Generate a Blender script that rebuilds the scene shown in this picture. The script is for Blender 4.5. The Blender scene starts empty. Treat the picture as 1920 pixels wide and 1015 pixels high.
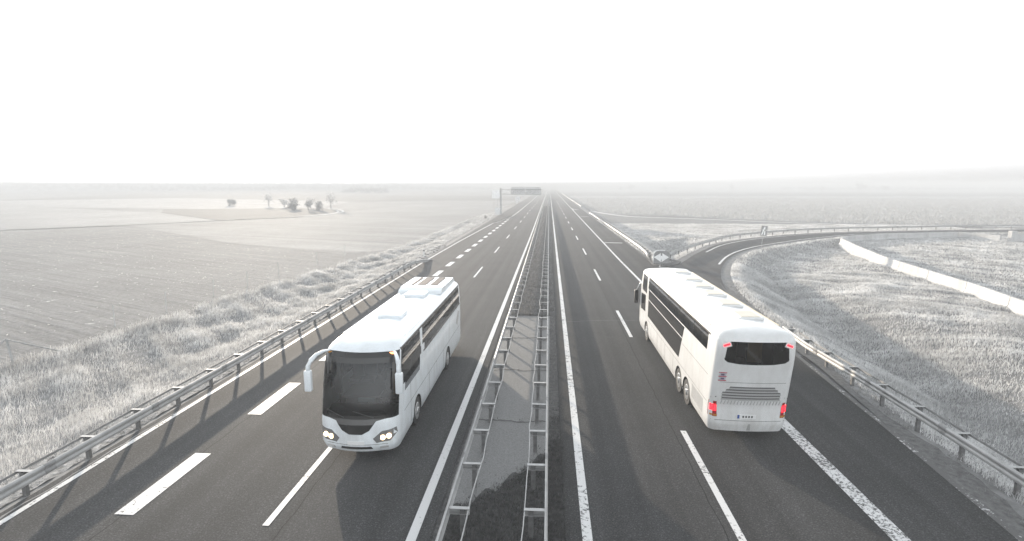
import bpy, bmesh, math, random
import numpy as np
from mathutils import Vector, Matrix
random.seed(7); RNG = np.random.default_rng(11)
SC = bpy.context.scene
COL = SC.collection
R = math.radians

# ------------------------------------------------------------------ helpers
def tag(o, label=None, cat=None, group=None, kind=None):
    if label: o['label'] = label
    if cat: o['category'] = cat
    if group: o['group'] = group
    if kind: o['kind'] = kind
    return o

def empty(name, loc=(0, 0, 0), rz=0.0):
    o = bpy.data.objects.new(name, None); COL.objects.link(o)
    o.location = loc; o.rotation_euler = (0, 0, rz); o.empty_display_size = .3
    return o

def link(name, me, mat, parent=None, smooth=False):
    o = bpy.data.objects.new(name, me); COL.objects.link(o)
    if mat: me.materials.append(mat)
    if parent: o.parent = parent
    if smooth:
        me.polygons.foreach_set('use_smooth', [True] * len(me.polygons))
    return o

def mesh(name, verts, faces, mat, parent=None, smooth=False):
    me = bpy.data.meshes.new(name); me.from_pydata([tuple(v) for v in verts], [], faces); me.update()
    return link(name, me, mat, parent, smooth)

class MB:
    """collects boxes, bars, tubes, prisms and sheets; build() links them as one mesh object"""
    def __init__(s): s.v = []; s.f = []
    def add(s, vs, fs):
        n = len(s.v); s.v += [tuple(v) for v in vs]; s.f += [tuple(i + n for i in f) for f in fs]; return s
    def box(s, x0, x1, y0, y1, z0, z1, b=0.0):
        if b <= 0:
            vs = [(x, y, z) for z in (z0, z1) for y in (y0, y1) for x in (x0, x1)]
            return s.add(vs, [(0, 2, 3, 1), (4, 5, 7, 6), (0, 1, 5, 4), (2, 6, 7, 3), (0, 4, 6, 2), (1, 3, 7, 5)])
        bm = bmesh.new(); bmesh.ops.create_cube(bm, size=1)
        for v in bm.verts:
            v.co = Vector((x0 + (v.co.x + .5) * (x1 - x0), y0 + (v.co.y + .5) * (y1 - y0), z0 + (v.co.z + .5) * (z1 - z0)))
        bmesh.ops.bevel(bm, geom=bm.edges[:], offset=b, segments=2, affect='EDGES', profile=.5)
        bm.verts.index_update()
        s.add([v.co[:] for v in bm.verts], [[v.index for v in f.verts] for f in bm.faces]); bm.free(); return s
    def tube(s, pts, r, n=8, caps=True):
        pts = [Vector(p) for p in pts]; rs = r if isinstance(r, (list, tuple)) else [r] * len(pts)
        vs = []; fs = []
        for i, p in enumerate(pts):
            d = (pts[min(i + 1, len(pts) - 1)] - pts[max(i - 1, 0)]).normalized()
            a = Vector((0, 0, 1)) if abs(d.z) < .9 else Vector((1, 0, 0))
            u = d.cross(a).normalized(); w = d.cross(u)
            for k in range(n):
                t = 2 * math.pi * k / n; vs.append(p + (u * math.cos(t) + w * math.sin(t)) * rs[i])
        for i in range(len(pts) - 1):
            for k in range(n):
                a = i * n + k; b = i * n + (k + 1) % n; fs.append((a, b, b + n, a + n))
        if caps:
            fs.append(tuple(range(n - 1, -1, -1))); fs.append(tuple((len(pts) - 1) * n + k for k in range(n)))
        return s.add(vs, fs)
    def sweep(s, path, prof, closed=True):
        """prof: (offset to the right of travel, z) pairs, swept along a 2-D/3-D path"""
        path = [Vector((p[0], p[1], p[2] if len(p) > 2 else 0)) for p in path]; m = len(prof); vs = []; fs = []
        for i, p in enumerate(path):
            d = path[min(i + 1, len(path) - 1)] - path[max(i - 1, 0)]; d.z = 0; d.normalize()
            n = Vector((d.y, -d.x, 0))
            for o, z in prof: vs.append((p.x + n.x * o, p.y + n.y * o, p.z + z))
        for i in range(len(path) - 1):
            for k in range(m if closed else m - 1):
                a = i * m + k; b = i * m + (k + 1) % m; fs.append((a, b, b + m, a + m))
        if closed:
            fs.append(tuple(range(m - 1, -1, -1))); fs.append(tuple((len(path) - 1) * m + k for k in range(m)))
        return s.add(vs, fs)
    def prism(s, poly, axis, a, b):
        """poly of 2-D points extruded along axis 'x','y' or 'z' from a to b"""
        def P(p, t):
            return {'x': (t, p[0], p[1]), 'y': (p[0], t, p[1]), 'z': (p[0], p[1], t)}[axis]
        n = len(poly); vs = [P(p, a) for p in poly] + [P(p, b) for p in poly]
        fs = [tuple(range(n - 1, -1, -1)), tuple(range(n, 2 * n))] + [(k, (k + 1) % n, n + (k + 1) % n, n + k) for k in range(n)]
        return s.add(vs, fs)
    def cyl(s, axis, c, r, a, b, n=24, r2=None):
        r2 = r if r2 is None else r2; vs = []; fs = []
        for t, rr in ((a, r), (b, r2)):
            for k in range(n):
                q = 2 * math.pi * k / n; u, w = c[0] + rr * math.cos(q), c[1] + rr * math.sin(q)
                vs.append({'x': (t, u, w), 'y': (u, t, w), 'z': (u, w, t)}[axis])
        fs = [tuple(range(n - 1, -1, -1)), tuple(range(n, 2 * n))] + [(k, (k + 1) % n, n + (k + 1) % n, n + k) for k in range(n)]
        return s.add(vs, fs)
    def build(s, name, mat, parent=None, smooth=False, fix=True):
        me = bpy.data.meshes.new(name); me.from_pydata(s.v, [], s.f)
        if fix:
            bm = bmesh.new(); bm.from_mesh(me); bmesh.ops.recalc_face_normals(bm, faces=bm.faces[:]); bm.to_mesh(me); bm.free()
        me.update()
        return link(name, me, mat, parent, smooth)

# ------------------------------------------------------------------ materials
MATS = {}
def rgb(c): return (c, c, c, 1) if isinstance(c, (int, float)) else (c[0], c[1], c[2], 1)
def mat(name, col, rough=.6, metal=0.0, var=0.0, scale=4.0, bump=0.0, bscale=None, coat=0.0, stretch=(1, 1, 1), spec=.5):
    if name in MATS: return MATS[name]
    m = bpy.data.materials.new(name); m.use_nodes = True; nt = m.node_tree; N = nt.nodes; L = nt.links
    b = N['Principled BSDF']; b.inputs['Roughness'].default_value = rough; b.inputs['Metallic'].default_value = metal
    b.inputs['Base Color'].default_value = rgb(col); b.inputs['Coat Weight'].default_value = coat
    b.inputs['Specular IOR Level'].default_value = spec
    if var or bump:
        tc = N.new('ShaderNodeTexCoord'); mp = N.new('ShaderNodeMapping'); mp.inputs['Scale'].default_value = stretch
        L.new(tc.outputs['Object'], mp.inputs['Vector'])
    if var:
        n = N.new('ShaderNodeTexNoise'); n.inputs['Scale'].default_value = scale; n.inputs['Detail'].default_value = 6; n.inputs['Roughness'].default_value = .65
        L.new(mp.outputs[0], n.inputs['Vector'])
        r = N.new('ShaderNodeMapRange'); r.inputs[1].default_value = .3; r.inputs[2].default_value = .7
        r.inputs[3].default_value = 1 - var; r.inputs[4].default_value = 1 + var
        L.new(n.outputs[0], r.inputs[0])
        x = N.new('ShaderNodeVectorMath'); x.operation = 'SCALE'; x.inputs[0].default_value = rgb(col)[:3]
        L.new(r.outputs[0], x.inputs['Scale']); L.new(x.outputs[0], b.inputs['Base Color'])
    if bump:
        n2 = N.new('ShaderNodeTexNoise'); n2.inputs['Scale'].default_value = bscale or scale * 3; n2.inputs['Detail'].default_value = 5
        L.new(mp.outputs[0], n2.inputs['Vector'])
        bp = N.new('ShaderNodeBump'); bp.inputs['Strength'].default_value = min(1, bump); bp.inputs['Distance'].default_value = .02 * max(1, bump)
        L.new(n2.outputs[0], bp.inputs['Height']); L.new(bp.outputs[0], b.inputs['Normal'])
    MATS[name] = m; return m

def emis(name, col, strength, base=.5):
    m = bpy.data.materials.new(name); m.use_nodes = True; b = m.node_tree.nodes['Principled BSDF']
    b.inputs['Base Color'].default_value = rgb(col); b.inputs['Roughness'].default_value = .2
    b.inputs['Emission Color'].default_value = rgb(col); b.inputs['Emission Strength'].default_value = strength
    return m

def glass_mat(name, tint, ior=1.5):
    m = bpy.data.materials.new(name); m.use_nodes = True; N = m.node_tree.nodes; L = m.node_tree.links
    N.remove(N['Principled BSDF']); out = N['Material Output']
    t = N.new('ShaderNodeBsdfTransparent'); t.inputs[0].default_value = rgb(tint)
    g = N.new('ShaderNodeBsdfGlossy'); g.inputs['Roughness'].default_value = .03; g.inputs[0].default_value = (.95, .97, 1, 1)
    f = N.new('ShaderNodeFresnel'); f.inputs[0].default_value = ior
    x = N.new('ShaderNodeMixShader'); L.new(f.outputs[0], x.inputs[0]); L.new(t.outputs[0], x.inputs[1]); L.new(g.outputs[0], x.inputs[2])
    L.new(x.outputs[0], out.inputs['Surface']); return m

def asphalt(name, base, seams=()):
    """aggregate speckle, long wheel-track streaks, faint patches, thin tar seams at given X"""
    m = bpy.data.materials.new(name); m.use_nodes = True; N = m.node_tree.nodes; L = m.node_tree.links
    b = N['Principled BSDF']; b.inputs['Roughness'].default_value = .85; b.inputs['Specular IOR Level'].default_value = .12
    tc = N.new('ShaderNodeTexCoord')
    def noise(scale, det, stretch=(1, 1, 1)):
        mp = N.new('ShaderNodeMapping'); mp.inputs['Scale'].default_value = stretch; L.new(tc.outputs['Object'], mp.inputs['Vector'])
        n = N.new('ShaderNodeTexNoise'); n.inputs['Scale'].default_value = scale; n.inputs['Detail'].default_value = det
        L.new(mp.outputs[0], n.inputs['Vector']); return n
    def rng(src, a, c, lo, hi):
        r = N.new('ShaderNodeMapRange'); r.inputs[1].default_value = a; r.inputs[2].default_value = c; r.inputs[3].default_value = lo; r.inputs[4].default_value = hi
        L.new(src, r.inputs[0]); return r.outputs[0]
    def mul(p, q):
        x = N.new('ShaderNodeMath'); x.operation = 'MULTIPLY'; L.new(p, x.inputs[0]); L.new(q, x.inputs[1]); return x.outputs[0]
    sp = noise(30, 3); st = noise(1.0, 4, (1.3, .012, 1)); pa = noise(.35, 5)
    vo = N.new('ShaderNodeTexVoronoi'); vo.inputs['Scale'].default_value = 14; L.new(tc.outputs['Object'], vo.inputs['Vector'])
    v = mul(rng(sp.outputs[0], .32, .68, .55, 1.5), rng(st.outputs[0], .35, .65, .8, 1.22))
    v = mul(v, rng(pa.outputs[0], .3, .7, .9, 1.1))
    v = mul(v, rng(vo.outputs['Distance'], 0., 0.45, 1.7, .9))
    if seams:
        sx = N.new('ShaderNodeSeparateXYZ'); L.new(tc.outputs['Object'], sx.inputs[0])
        wob = noise(.9, 4)
        for x0 in seams:
            a = N.new('ShaderNodeMath'); a.operation = 'ADD'; L.new(sx.outputs[0], a.inputs[0]); a.inputs[1].default_value = -x0 - .1
            w = N.new('ShaderNodeMath'); w.operation = 'MULTIPLY_ADD'; L.new(wob.outputs[0], w.inputs[0]); w.inputs[1].default_value = .2; L.new(a.outputs[0], w.inputs[2])
            ab = N.new('ShaderNodeMath'); ab.operation = 'ABSOLUTE'; L.new(w.outputs[0], ab.inputs[0])
            v = mul(v, rng(ab.outputs[0], .008, .022, .35, 1))
    x = N.new('ShaderNodeVectorMath'); x.operation = 'SCALE'; x.inputs[0].default_value = (base * .995, base, base * 1.02)
    L.new(v, x.inputs['Scale']); L.new(x.outputs[0], b.inputs['Base Color'])
    bp = N.new('ShaderNodeBump'); bp.inputs['Strength'].default_value = .5; bp.inputs['Distance'].default_value = .012
    L.new(sp.outputs[0], bp.inputs['Height']); L.new(bp.outputs[0], b.inputs['Normal'])
    return m

def paint(name, wear, col=.62, under=.075, scale=7):
    """road paint worn through to the asphalt where the noise is high"""
    m = bpy.data.materials.new(name); m.use_nodes = True; N = m.node_tree.nodes; L = m.node_tree.links
    b = N['Principled BSDF']; b.inputs['Roughness'].default_value = .6
    tc = N.new('ShaderNodeTexCoord'); n = N.new('ShaderNodeTexNoise'); n.inputs['Scale'].default_value = scale; n.inputs['Detail'].default_value = 8; n.inputs['Roughness'].default_value = .75
    L.new(tc.outputs['Object'], n.inputs['Vector'])
    big = N.new('ShaderNodeTexNoise'); big.inputs['Scale'].default_value = .6; L.new(tc.outputs['Object'], big.inputs['Vector'])
    s = N.new('ShaderNodeMath'); s.operation = 'MULTIPLY_ADD'; s.inputs[1].default_value = .35; L.new(big.outputs[0], s.inputs[0]); L.new(n.outputs[0], s.inputs[2])
    r = N.new('ShaderNodeMapRange'); r.inputs[1].default_value = .80 - wear; r.inputs[2].default_value = .86 - wear
    L.new(s.outputs[0], r.inputs[0])
    x = N.new('ShaderNodeMix'); x.data_type = 'RGBA'; L.new(r.outputs[0], x.inputs['Factor'])
    x.inputs['A'].default_value = rgb(col); x.inputs['B'].default_value = rgb(under); L.new(x.outputs['Result'], b.inputs['Base Color'])
    return m

def grass_mat(name, c0, c1, trans=.5, scale=.35):
    """blade: diffuse plus translucency, shade varied over the ground in patches"""
    m = bpy.data.materials.new(name); m.use_nodes = True; N = m.node_tree.nodes; L = m.node_tree.links
    N.remove(N['Principled BSDF']); out = N['Material Output']
    tc = N.new('ShaderNodeTexCoord'); n = N.new('ShaderNodeTexNoise'); n.inputs['Scale'].default_value = scale; n.inputs['Detail'].default_value = 7; n.inputs['Roughness'].default_value = .7
    L.new(tc.outputs['Object'], n.inputs['Vector'])
    n2 = N.new('ShaderNodeTexNoise'); n2.inputs['Scale'].default_value = 7; n2.inputs['Detail'].default_value = 2; L.new(tc.outputs['Object'], n2.inputs['Vector'])
    sm = N.new('ShaderNodeMath'); sm.operation = 'MULTIPLY_ADD'; sm.inputs[1].default_value = .75; L.new(n2.outputs[0], sm.inputs[0]); L.new(n.outputs[0], sm.inputs[2])
    r = N.new('ShaderNodeMapRange'); r.inputs[1].default_value = .62; r.inputs[2].default_value = 1.12; L.new(sm.outputs[0], r.inputs[0])
    x = N.new('ShaderNodeMix'); x.data_type = 'RGBA'; L.new(r.outputs[0], x.inputs['Factor']); x.inputs['A'].default_value = rgb(c0); x.inputs['B'].default_value = rgb(c1)
    d = N.new('ShaderNodeBsdfDiffuse'); t = N.new('ShaderNodeBsdfTranslucent'); L.new(x.outputs['Result'], d.inputs[0]); L.new(x.outputs['Result'], t.inputs[0])
    q = N.new('ShaderNodeMixShader'); q.inputs[0].default_value = trans; L.new(d.outputs[0], q.inputs[1]); L.new(t.outputs[0], q.inputs[2])
    L.new(q.outputs[0], out.inputs['Surface']); return m

def field_mat(name, c, var, scale, furrow=None, bump=.6, spots=0.0):
    """earth or crop: two noise scales, optional furrow rows at an angle (degrees) and spacing, optional pale clods"""
    m = bpy.data.materials.new(name); m.use_nodes = True; N = m.node_tree.nodes; L = m.node_tree.links
    b = N['Principled BSDF']; b.inputs['Roughness'].default_value = .95; b.inputs['Specular IOR Level'].default_value = .15
    tc = N.new('ShaderNodeTexCoord')
    def noise(s, det=6, stretch=(1, 1, 1), rot=0):
        mp = N.new('ShaderNodeMapping'); mp.inputs['Scale'].default_value = stretch; mp.inputs['Rotation'].default_value = (0, 0, R(rot))
        mp.vector_type = 'POINT'
        if rot:
            m0 = N.new('ShaderNodeMapping'); m0.inputs['Rotation'].default_value = (0, 0, R(rot)); L.new(tc.outputs['Object'], m0.inputs['Vector'])
            mp.inputs['Rotation'].default_value = (0, 0, 0); L.new(m0.outputs[0], mp.inputs['Vector'])
        else: L.new(tc.outputs['Object'], mp.inputs['Vector'])
        n = N.new('ShaderNodeTexNoise'); n.inputs['Scale'].default_value = s; n.inputs['Detail'].default_value = det; n.inputs['Roughness'].default_value = .65
        L.new(mp.outputs[0], n.inputs['Vector']); return n.outputs[0]
    def rng(src, a, c_, lo, hi):
        r = N.new('ShaderNodeMapRange'); r.inputs[1].default_value = a; r.inputs[2].default_value = c_; r.inputs[3].default_value = lo; r.inputs[4].default_value = hi
        L.new(src, r.inputs[0]); return r.outputs[0]
    def mul(p, q):
        x = N.new('ShaderNodeMath'); x.operation = 'MULTIPLY'; L.new(p, x.inputs[0]); L.new(q, x.inputs[1]); return x.outputs[0]
    fine = noise(scale); wide = noise(.045, 5)
    v = mul(rng(fine, .3, .7, 1 - var, 1 + var), rng(wide, .3, .7, .82, 1.18))
    h = fine
    if furrow:
        ang, sp = furrow
        rows = noise(1.0 / sp, 3, (1, .02, 1), ang)
        v = mul(v, rng(rows, .3, .7, .78, 1.2))
        a = N.new('ShaderNodeMath'); a.operation = 'ADD'; L.new(rows, a.inputs[0]); L.new(fine, a.inputs[1]); h = a.outputs[0]
    if spots:
        vo = N.new('ShaderNodeTexNoise'); vo.inputs['Scale'].default_value = 1.6; vo.inputs['Detail'].default_value = 2; L.new(tc.outputs['Object'], vo.inputs['Vector'])
        v = mul(v, rng(vo.outputs[0], .72, .76, 1, 1 + spots))
    x = N.new('ShaderNodeVectorMath'); x.operation = 'SCALE'; x.inputs[0].default_value = rgb(c)[:3]
    L.new(v, x.inputs['Scale']); L.new(x.outputs[0], b.inputs['Base Color'])
    bp = N.new('ShaderNodeBump'); bp.inputs['Strength'].default_value = bump; bp.inputs['Distance'].default_value = .12
    L.new(h, bp.inputs['Height']); L.new(bp.outputs[0], b.inputs['Normal'])
    return m

STEEL = mat('galvanised_steel', .36, .58, .3, .22, 1.5, 0)
STEEL_DULL = mat('dull_steel', .24, .7, .2, .3, 4)
POST = mat('weathered_post_steel', .16, .6, .45, .3, 6)
CONC = mat('concrete', .33, .9, 0, .22, 2.2, .4, 30)
CONC_W = mat('pale_concrete', .43, .85, 0, .22, 1.1, .3, 20, stretch=(1, 1, .3))
WOOD = mat('grey_wood', .36, .9, 0, .3, 6)
SIGN_BACK = mat('sign_back_metal', .7, .6, 0, .1, 2)
SIGN_GREY = mat('sign_grey_face', .25, .55, 0, .06, 3)
SIGN_PALE = mat('sign_pale_face', .85, .5, 0, .05, 3)
SIGN_DARK = mat('sign_dark_face', .75, .5)
WHITE_PLASTIC = mat('white_plastic', .7, .5)
BLACK_PLASTIC = mat('black_plastic', .025, .45)

# ------------------------------------------------------------------ terrain
MEDL, MEDR = -2.75, .45           # median strip between the carriageways
LEDGE, REDGE = -14.05, 11.35      # outer pavement edges
RAMP_OUT = [(8.6, 50), (11.2, 55.5), (12.6, 56.4), (14.2, 59.2), (17.4, 66.9), (23.7, 79.2), (30.4, 87.3), (42.8, 97.3), (54.2, 102.6), (75, 108), (110, 114), (150, 118)]
RAMP_IN = [(8.6, 24), (12.75, 25.5), (13.05, 34), (13.55, 40), (14.8, 47.2), (17.5, 56.6), (22.2, 67.6), (27.8, 75.9), (39.3, 87.2), (47.2, 93.3), (53, 97.8), (76, 103), (110.5, 109), (150, 113)]
def resample(pts, n):
    pts = np.array(pts, float); d = np.r_[0, np.cumsum(np.hypot(*np.diff(pts, axis=0).T))]
    # Catmull-like smoothing by dense linear resample and box filter
    t = np.linspace(0, d[-1], n * 6); q = np.c_[np.interp(t, d, pts[:, 0]), np.interp(t, d, pts[:, 1])]
    k = 9; pad = np.pad(q, ((k, k), (0, 0)), mode='edge'); ker = np.ones(2 * k + 1) / (2 * k + 1)
    s = np.c_[np.convolve(pad[:, 0], ker, 'valid'), np.convolve(pad[:, 1], ker, 'valid')]; s[0] = pts[0]; s[-1] = pts[-1]
    return s[np.linspace(0, len(s) - 1, n).round().astype(int)]
RO = resample(RAMP_OUT, 60); RI = resample(RAMP_IN, 60)
RAMP_POLY = np.r_[RO, RI[::-1]]

def in_poly(X, Y, poly):
    c = np.zeros(X.shape, bool); n = len(poly); j = n - 1
    for i in range(n):
        xi, yi = poly[i]; xj, yj = poly[j]
        m = ((yi > Y) != (yj > Y)) & (X < (xj - xi) * (Y - yi) / (yj - yi + 1e-12) + xi); c ^= m; j = i
    return c
def dist_poly(X, Y, line):
    best = np.full(X.shape, 1e9)
    for (x0, y0), (x1, y1) in zip(line[:-1], line[1:]):
        dx, dy = x1 - x0, y1 - y0; L2 = dx * dx + dy * dy + 1e-12
        t = np.clip(((X - x0) * dx + (Y - y0) * dy) / L2, 0, 1)
        best = np.minimum(best, np.hypot(X - x0 - t * dx, Y - y0 - t * dy))
    return best
def clumpy(X, Y, s=1.0, k=0.0):
    """cheap layered sine noise for clumps, about -1..1"""
    return (np.sin(X * 1.3 * s + 2.1 * np.sin(Y * .5 * s + k)) + np.sin(Y * .9 * s + 1.7 * np.sin(X * .6 * s + 1.3 + k)) + np.sin((X + Y) * 2.3 * s + k)) / 3
DITCH = 2.6
def prof(d):
    """embankment beside a road, by distance from its pavement edge"""
    return np.interp(d, [0, 1.6, 7.2, 8.4, 13.5, 18], [-.06, -.10, -DITCH, -DITCH, -1.05, -1.0])
def height(X, Y):
    X = np.asarray(X, float); Y = np.asarray(Y, float)
    left = np.interp(LEDGE - X, [-1, .6, 2.2, 5.4, 6.2], [-.06, -.06, -.22, -1.0, -1.0])
    dm = X - REDGE
    dr = np.where(in_poly(X, Y, RAMP_POLY), -1, dist_poly(X, Y, RAMP_POLY))
    right = np.maximum(prof(np.maximum(dm, 0)), prof(np.maximum(dr, 0)))
    inside = (X > 13) & (Y < np.interp(X, RI[:, 0], RI[:, 1])) & (X < 140)
    dd = np.minimum(np.maximum(dm, 0), np.maximum(dr, 0))
    right = np.where(inside, right + np.interp(dd, [8.4, 15, 60, 70], [0, .5, .5, 0]), right)
    right = np.where(inside & (dd > 1), np.maximum(right, np.interp(X, [34, 46], [-3, -.5])), right)
    lump = .10 * clumpy(X, Y, .9) + .05 * clumpy(X, Y, 2.1, 1.0)
    left = left + np.where((X < -16.2) & (X > -24.5) & (Y < 140), lump, 0)
    right = right + np.where(inside & (right < -.2) & (X < 95), lump * 1.3, 0)
    z = np.where(X < -3, left, np.where(X < 8, -.06, right))
    return z
_hc = {}
def hgt(x, y): return float(height(np.array([x]), np.array([y]))[0])

xs = np.unique(np.r_[-6000, -4000, -2500, -1600, -1000, -600, -400, -250, -160, -110, np.arange(-80, -25, 6), np.arange(-24, -12, .6), -3.5, -2.9, .5, 4, 8,
                     np.arange(10.5, 46, .7), np.arange(46, 120, 2.0), 130, 150, 200, 300, 450, 700, 1100, 1800, 2800, 4200, 6000])
ys = np.unique(np.r_[-60, -30, -12, 0, np.arange(6, 70, .9), np.arange(70, 130, 1.5), np.arange(130, 210, 6), 240, 300, 400, 600, 900, 1400, 2200, 3400, 5000, 7000])
GX, GY = np.meshgrid(xs, ys); GZ = height(GX, GY)
GZ += (RNG.random(GZ.shape) - .5) * .10 * ((GZ < -.3) & (GX > 10) & (np.abs(GX) < 120) & (GY < 130))
nx, ny = len(xs), len(ys)
gv = np.c_[GX.ravel(), GY.ravel(), GZ.ravel()]
gf = [(j * nx + i, j * nx + i + 1, (j + 1) * nx + i + 1, (j + 1) * nx + i) for j in range(ny - 1) for i in range(nx - 1)]
GROUND = field_mat('meadow_ground', .22, .3, 2.2)
tag(mesh('ground', gv, gf, GROUND, smooth=True), kind='structure')

def sheet(name, pts, z, m, kind='structure'):
    me = bpy.data.meshes.new(name); bm = bmesh.new()
    f = bm.faces.new([bm.verts.new((p[0], p[1], z)) for p in pts]); 
    if f.normal.z < 0 or True:
        bmesh.ops.recalc_face_normals(bm, faces=[f]); bm.normal_update()
        if f.normal.z < 0: bmesh.ops.reverse_faces(bm, faces=[f])
    bmesh.ops.triangulate(bm, faces=bm.faces[:]); bm.to_mesh(me); bm.free()
    return tag(link(name, me, m), kind=kind)

# fields
plow = field_mat('plowed_earth', .21, .25, 3.0, furrow=(115, .5), bump=1.0, spots=2.2)
sheet('plowed_field', [(-26.4, -20), (-26.9, 25), (-26.0, 32), (-25.2, 46), (-22.6, 62), (-20.4, 81), (-28, 72.5), (-53.3, 86.3), (-94.5, 118.6), (-113, 105.6), (-190, 58), (-330, -20)], -.97, plow)
sheet('young_crop_field', [(-28, 72), (-21, 80), (-19.9, 90), (-19.4, 203), (-19.8, 330), (-60, 330), (-71, 187), (-69.6, 173), (-73, 155), (-87.6, 137.6), (-100.6, 118.3), (-94.5, 118.6), (-53.3, 86.3)], -.95,
      field_mat('young_crop', .25, .22, 2.5, furrow=(108, 2.2)))
sheet('stubble_field', [(-100.6, 118.3), (-113, 105.6), (-190, 58), (-330, 0), (-480, 120), (-330, 300), (-205, 215), (-130, 176), (-87.6, 139.5)], -.95, field_mat('dry_stubble', .30, .2, 1.5))
sheet('dark_meadow', [(-86.5, 139.5), (-72.8, 157), (-71, 174), (-75, 190), (-92, 215), (-150, 205), (-130, 176)], -.93, field_mat('dark_meadow', .12, .25, 1.2))
sheet('pale_meadow', [(-92, 215), (-150, 205), (-205, 215), (-330, 300), (-260, 380), (-110, 300)], -.91, field_mat('pale_meadow', .33, .2, .9))
sheet('strip_field', [(-20.2, 330), (-20.2, 470), (-420, 520), (-330, 300), (-260, 380), (-110, 300), (-60, 330)], -.89, field_mat('strip_field', .12, .2, .5, furrow=(84, 9)))
sheet('distant_field', [(-20.2, 470), (-20.2, 900), (-1500, 1000), (-1500, 420), (-420, 520)], -.87, field_mat('distant_field', .17, .2, .2, furrow=(88, 30)))
def band(path, w):
    mb = MB(); mb.sweep(path, [(-w, 0), (w, 0)], closed=False); return mb
tr = resample([(-330, 12), (-190, 62), (-113, 106.6), (-100.6, 119), (-87.6, 138.5), (-72.9, 155.6), (-69.6, 173), (-71.3, 187), (-85, 212), (-120, 250), (-190, 300)], 70)
for dx in (-.85, .85):
    t = band([(p[0], p[1], -.86) for p in tr], .42); t.v = [(x + dx * .7, y + dx * .7, z) for x, y, z in t.v]
    tag(t.build('dirt_track', mat('pale_dirt', .62, .95, 0, .2, 1.0), fix=False), kind='structure')
crop_r = field_mat('maize_stubble', .34, .42, 1.1, bump=1.0)
sheet('maize_field', [(16.5, 210), (20.7, 181), (42, 164.5), (62.7, 143.5), (82.4, 134), (106.7, 132), (200, 130), (420, 120), (900, 480), (14.8, 480)], -.95, crop_r)
sheet('far_field_strip', [(14.8, 480), (900, 480), (1400, 700), (14.8, 700)], -.93, field_mat('far_strip', .2, .2, .2, furrow=(88, 25)))
sheet('far_pale_field', [(14.8, 700), (1400, 700), (2200, 1100), (14.8, 1100)], -.91, field_mat('far_pale', .32, .2, .1, furrow=(90, 40)))
tp = resample([(15.5, 196), (19.5, 176), (24, 163), (41, 154.5), (61, 139.2), (82.4, 131.0), (109, 129), (200, 127)], 50)
tag(band([(p[0], p[1], -.9) for p in tp], .9).build('field_path', mat('pale_dirt', .36), fix=False), kind='structure')

# roads
AS_L = asphalt('left_asphalt', .058, seams=(-10.85, -6.5)); AS_R = asphalt('right_asphalt', .049, seams=(4.35,)); AS_RAMP = asphalt('ramp_asphalt', .066)
def road(name, x0, x1, y0, y1, m, z=0.0):
    me = MB(); n = 40; yy = np.r_[np.linspace(y0, 120, n), np.linspace(160, y1, 12)]
    vs = [(x, y, z) for y in yy for x in (x0, x1)]
    return tag(mesh(name, vs, [(2 * i, 2 * i + 1, 2 * i + 3, 2 * i + 2) for i in range(len(yy) - 1)], m), kind='structure')
road('left_carriageway', LEDGE, MEDL, -30, 2600, AS_L)
road('right_carriageway', MEDR, REDGE, -30, 2600, AS_R)
vs = [(p[0], p[1], -.006) for pair in zip(RO, RI) for p in pair]
tag(mesh('ramp_road', vs, [(2 * i + 1, 2 * i, 2 * i + 2, 2 * i + 3)[::-1] for i in range(len(RO) - 1)], AS_RAMP), kind='structure')
road('median_strip', MEDL, MEDR, -30, 2600, field_mat('median_soil', .095, .4, 6), z=-.02)
TAR = mat('crack_tar', .022, .6)
for (x0, x1, y, sl) in ((-13.9, -9.2, 56.5, -.25), (-13.9, -2.8, 108, .02), (-13.8, -2.9, 171, .03), (.6, 11.2, 121, -.02), (1.2, 6.4, 33.2, .06), (8.6, 11.2, 88, .05), (11.8, 17.5, 58.5, -.45), (-2.6, .04, 18.6, .02), (-2.6, .04, 23.9, -.01), (-2.6, .04, 29.2, .015)):
    n_ = 40; vs = []; wob = 0
    for i in range(n_ + 1):
        wob += random.gauss(0, .03); x = x0 + (x1 - x0) * i / n_; yy_ = y + sl * (x - x0) + wob; hw = .018 + .012 * random.random() + .0006 * y
        vs += [(x, yy_ - hw, .004), (x, yy_ + hw, .004)]
    tag(mesh('sealed_crack', vs, [(2 * i, 2 * i + 2, 2 * i + 3, 2 * i + 1) for i in range(n_)], TAR), kind='structure')
# dusty edge of the pavement and rough verge strip on the left, worn edge on the right
mb = MB(); pts = [(LEDGE - .0, LEDGE - .55)]
yy = np.arange(4, 140, .5)
vs = []; 
for y in yy:
    w = .35 + .25 * math.sin(y * .7) * math.sin(y * .23) + .12 * random.random()
    vs += [(LEDGE - w, y, -.05 + .0), (LEDGE + .32 - .12 * random.random(), y, .005)]
tag(mesh('left_pavement_edge', vs, [(2 * i, 2 * i + 1, 2 * i + 3, 2 * i + 2) for i in range(len(yy) - 1)], mat('dusty_edge', .2, .9, 0, .35, 3, .5, 12)), kind='structure')
vs = []
for y in yy:
    xe = float(np.interp(y, [0, 12, 25.5, 34, 40, 47.2, 49], [REDGE, REDGE, 12.75, 13.05, 13.55, 14.8, 15.3])) if y < 48 else REDGE
    w = .45 + .25 * math.sin(y * .5) + .15 * random.random()
    vs += [(xe - .12, y, .006), (xe + w, y, -.052)]
nf = [(2 * i, 2 * i + 1, 2 * i + 3, 2 * i + 2) for i in range(len(yy) - 1) if not 47 < yy[i] < 58]
tag(mesh('right_pavement_edge', vs, nf, mat('gravel_edge', .11, .95, 0, .5, 5, .7, 16)), kind='structure')
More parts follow.
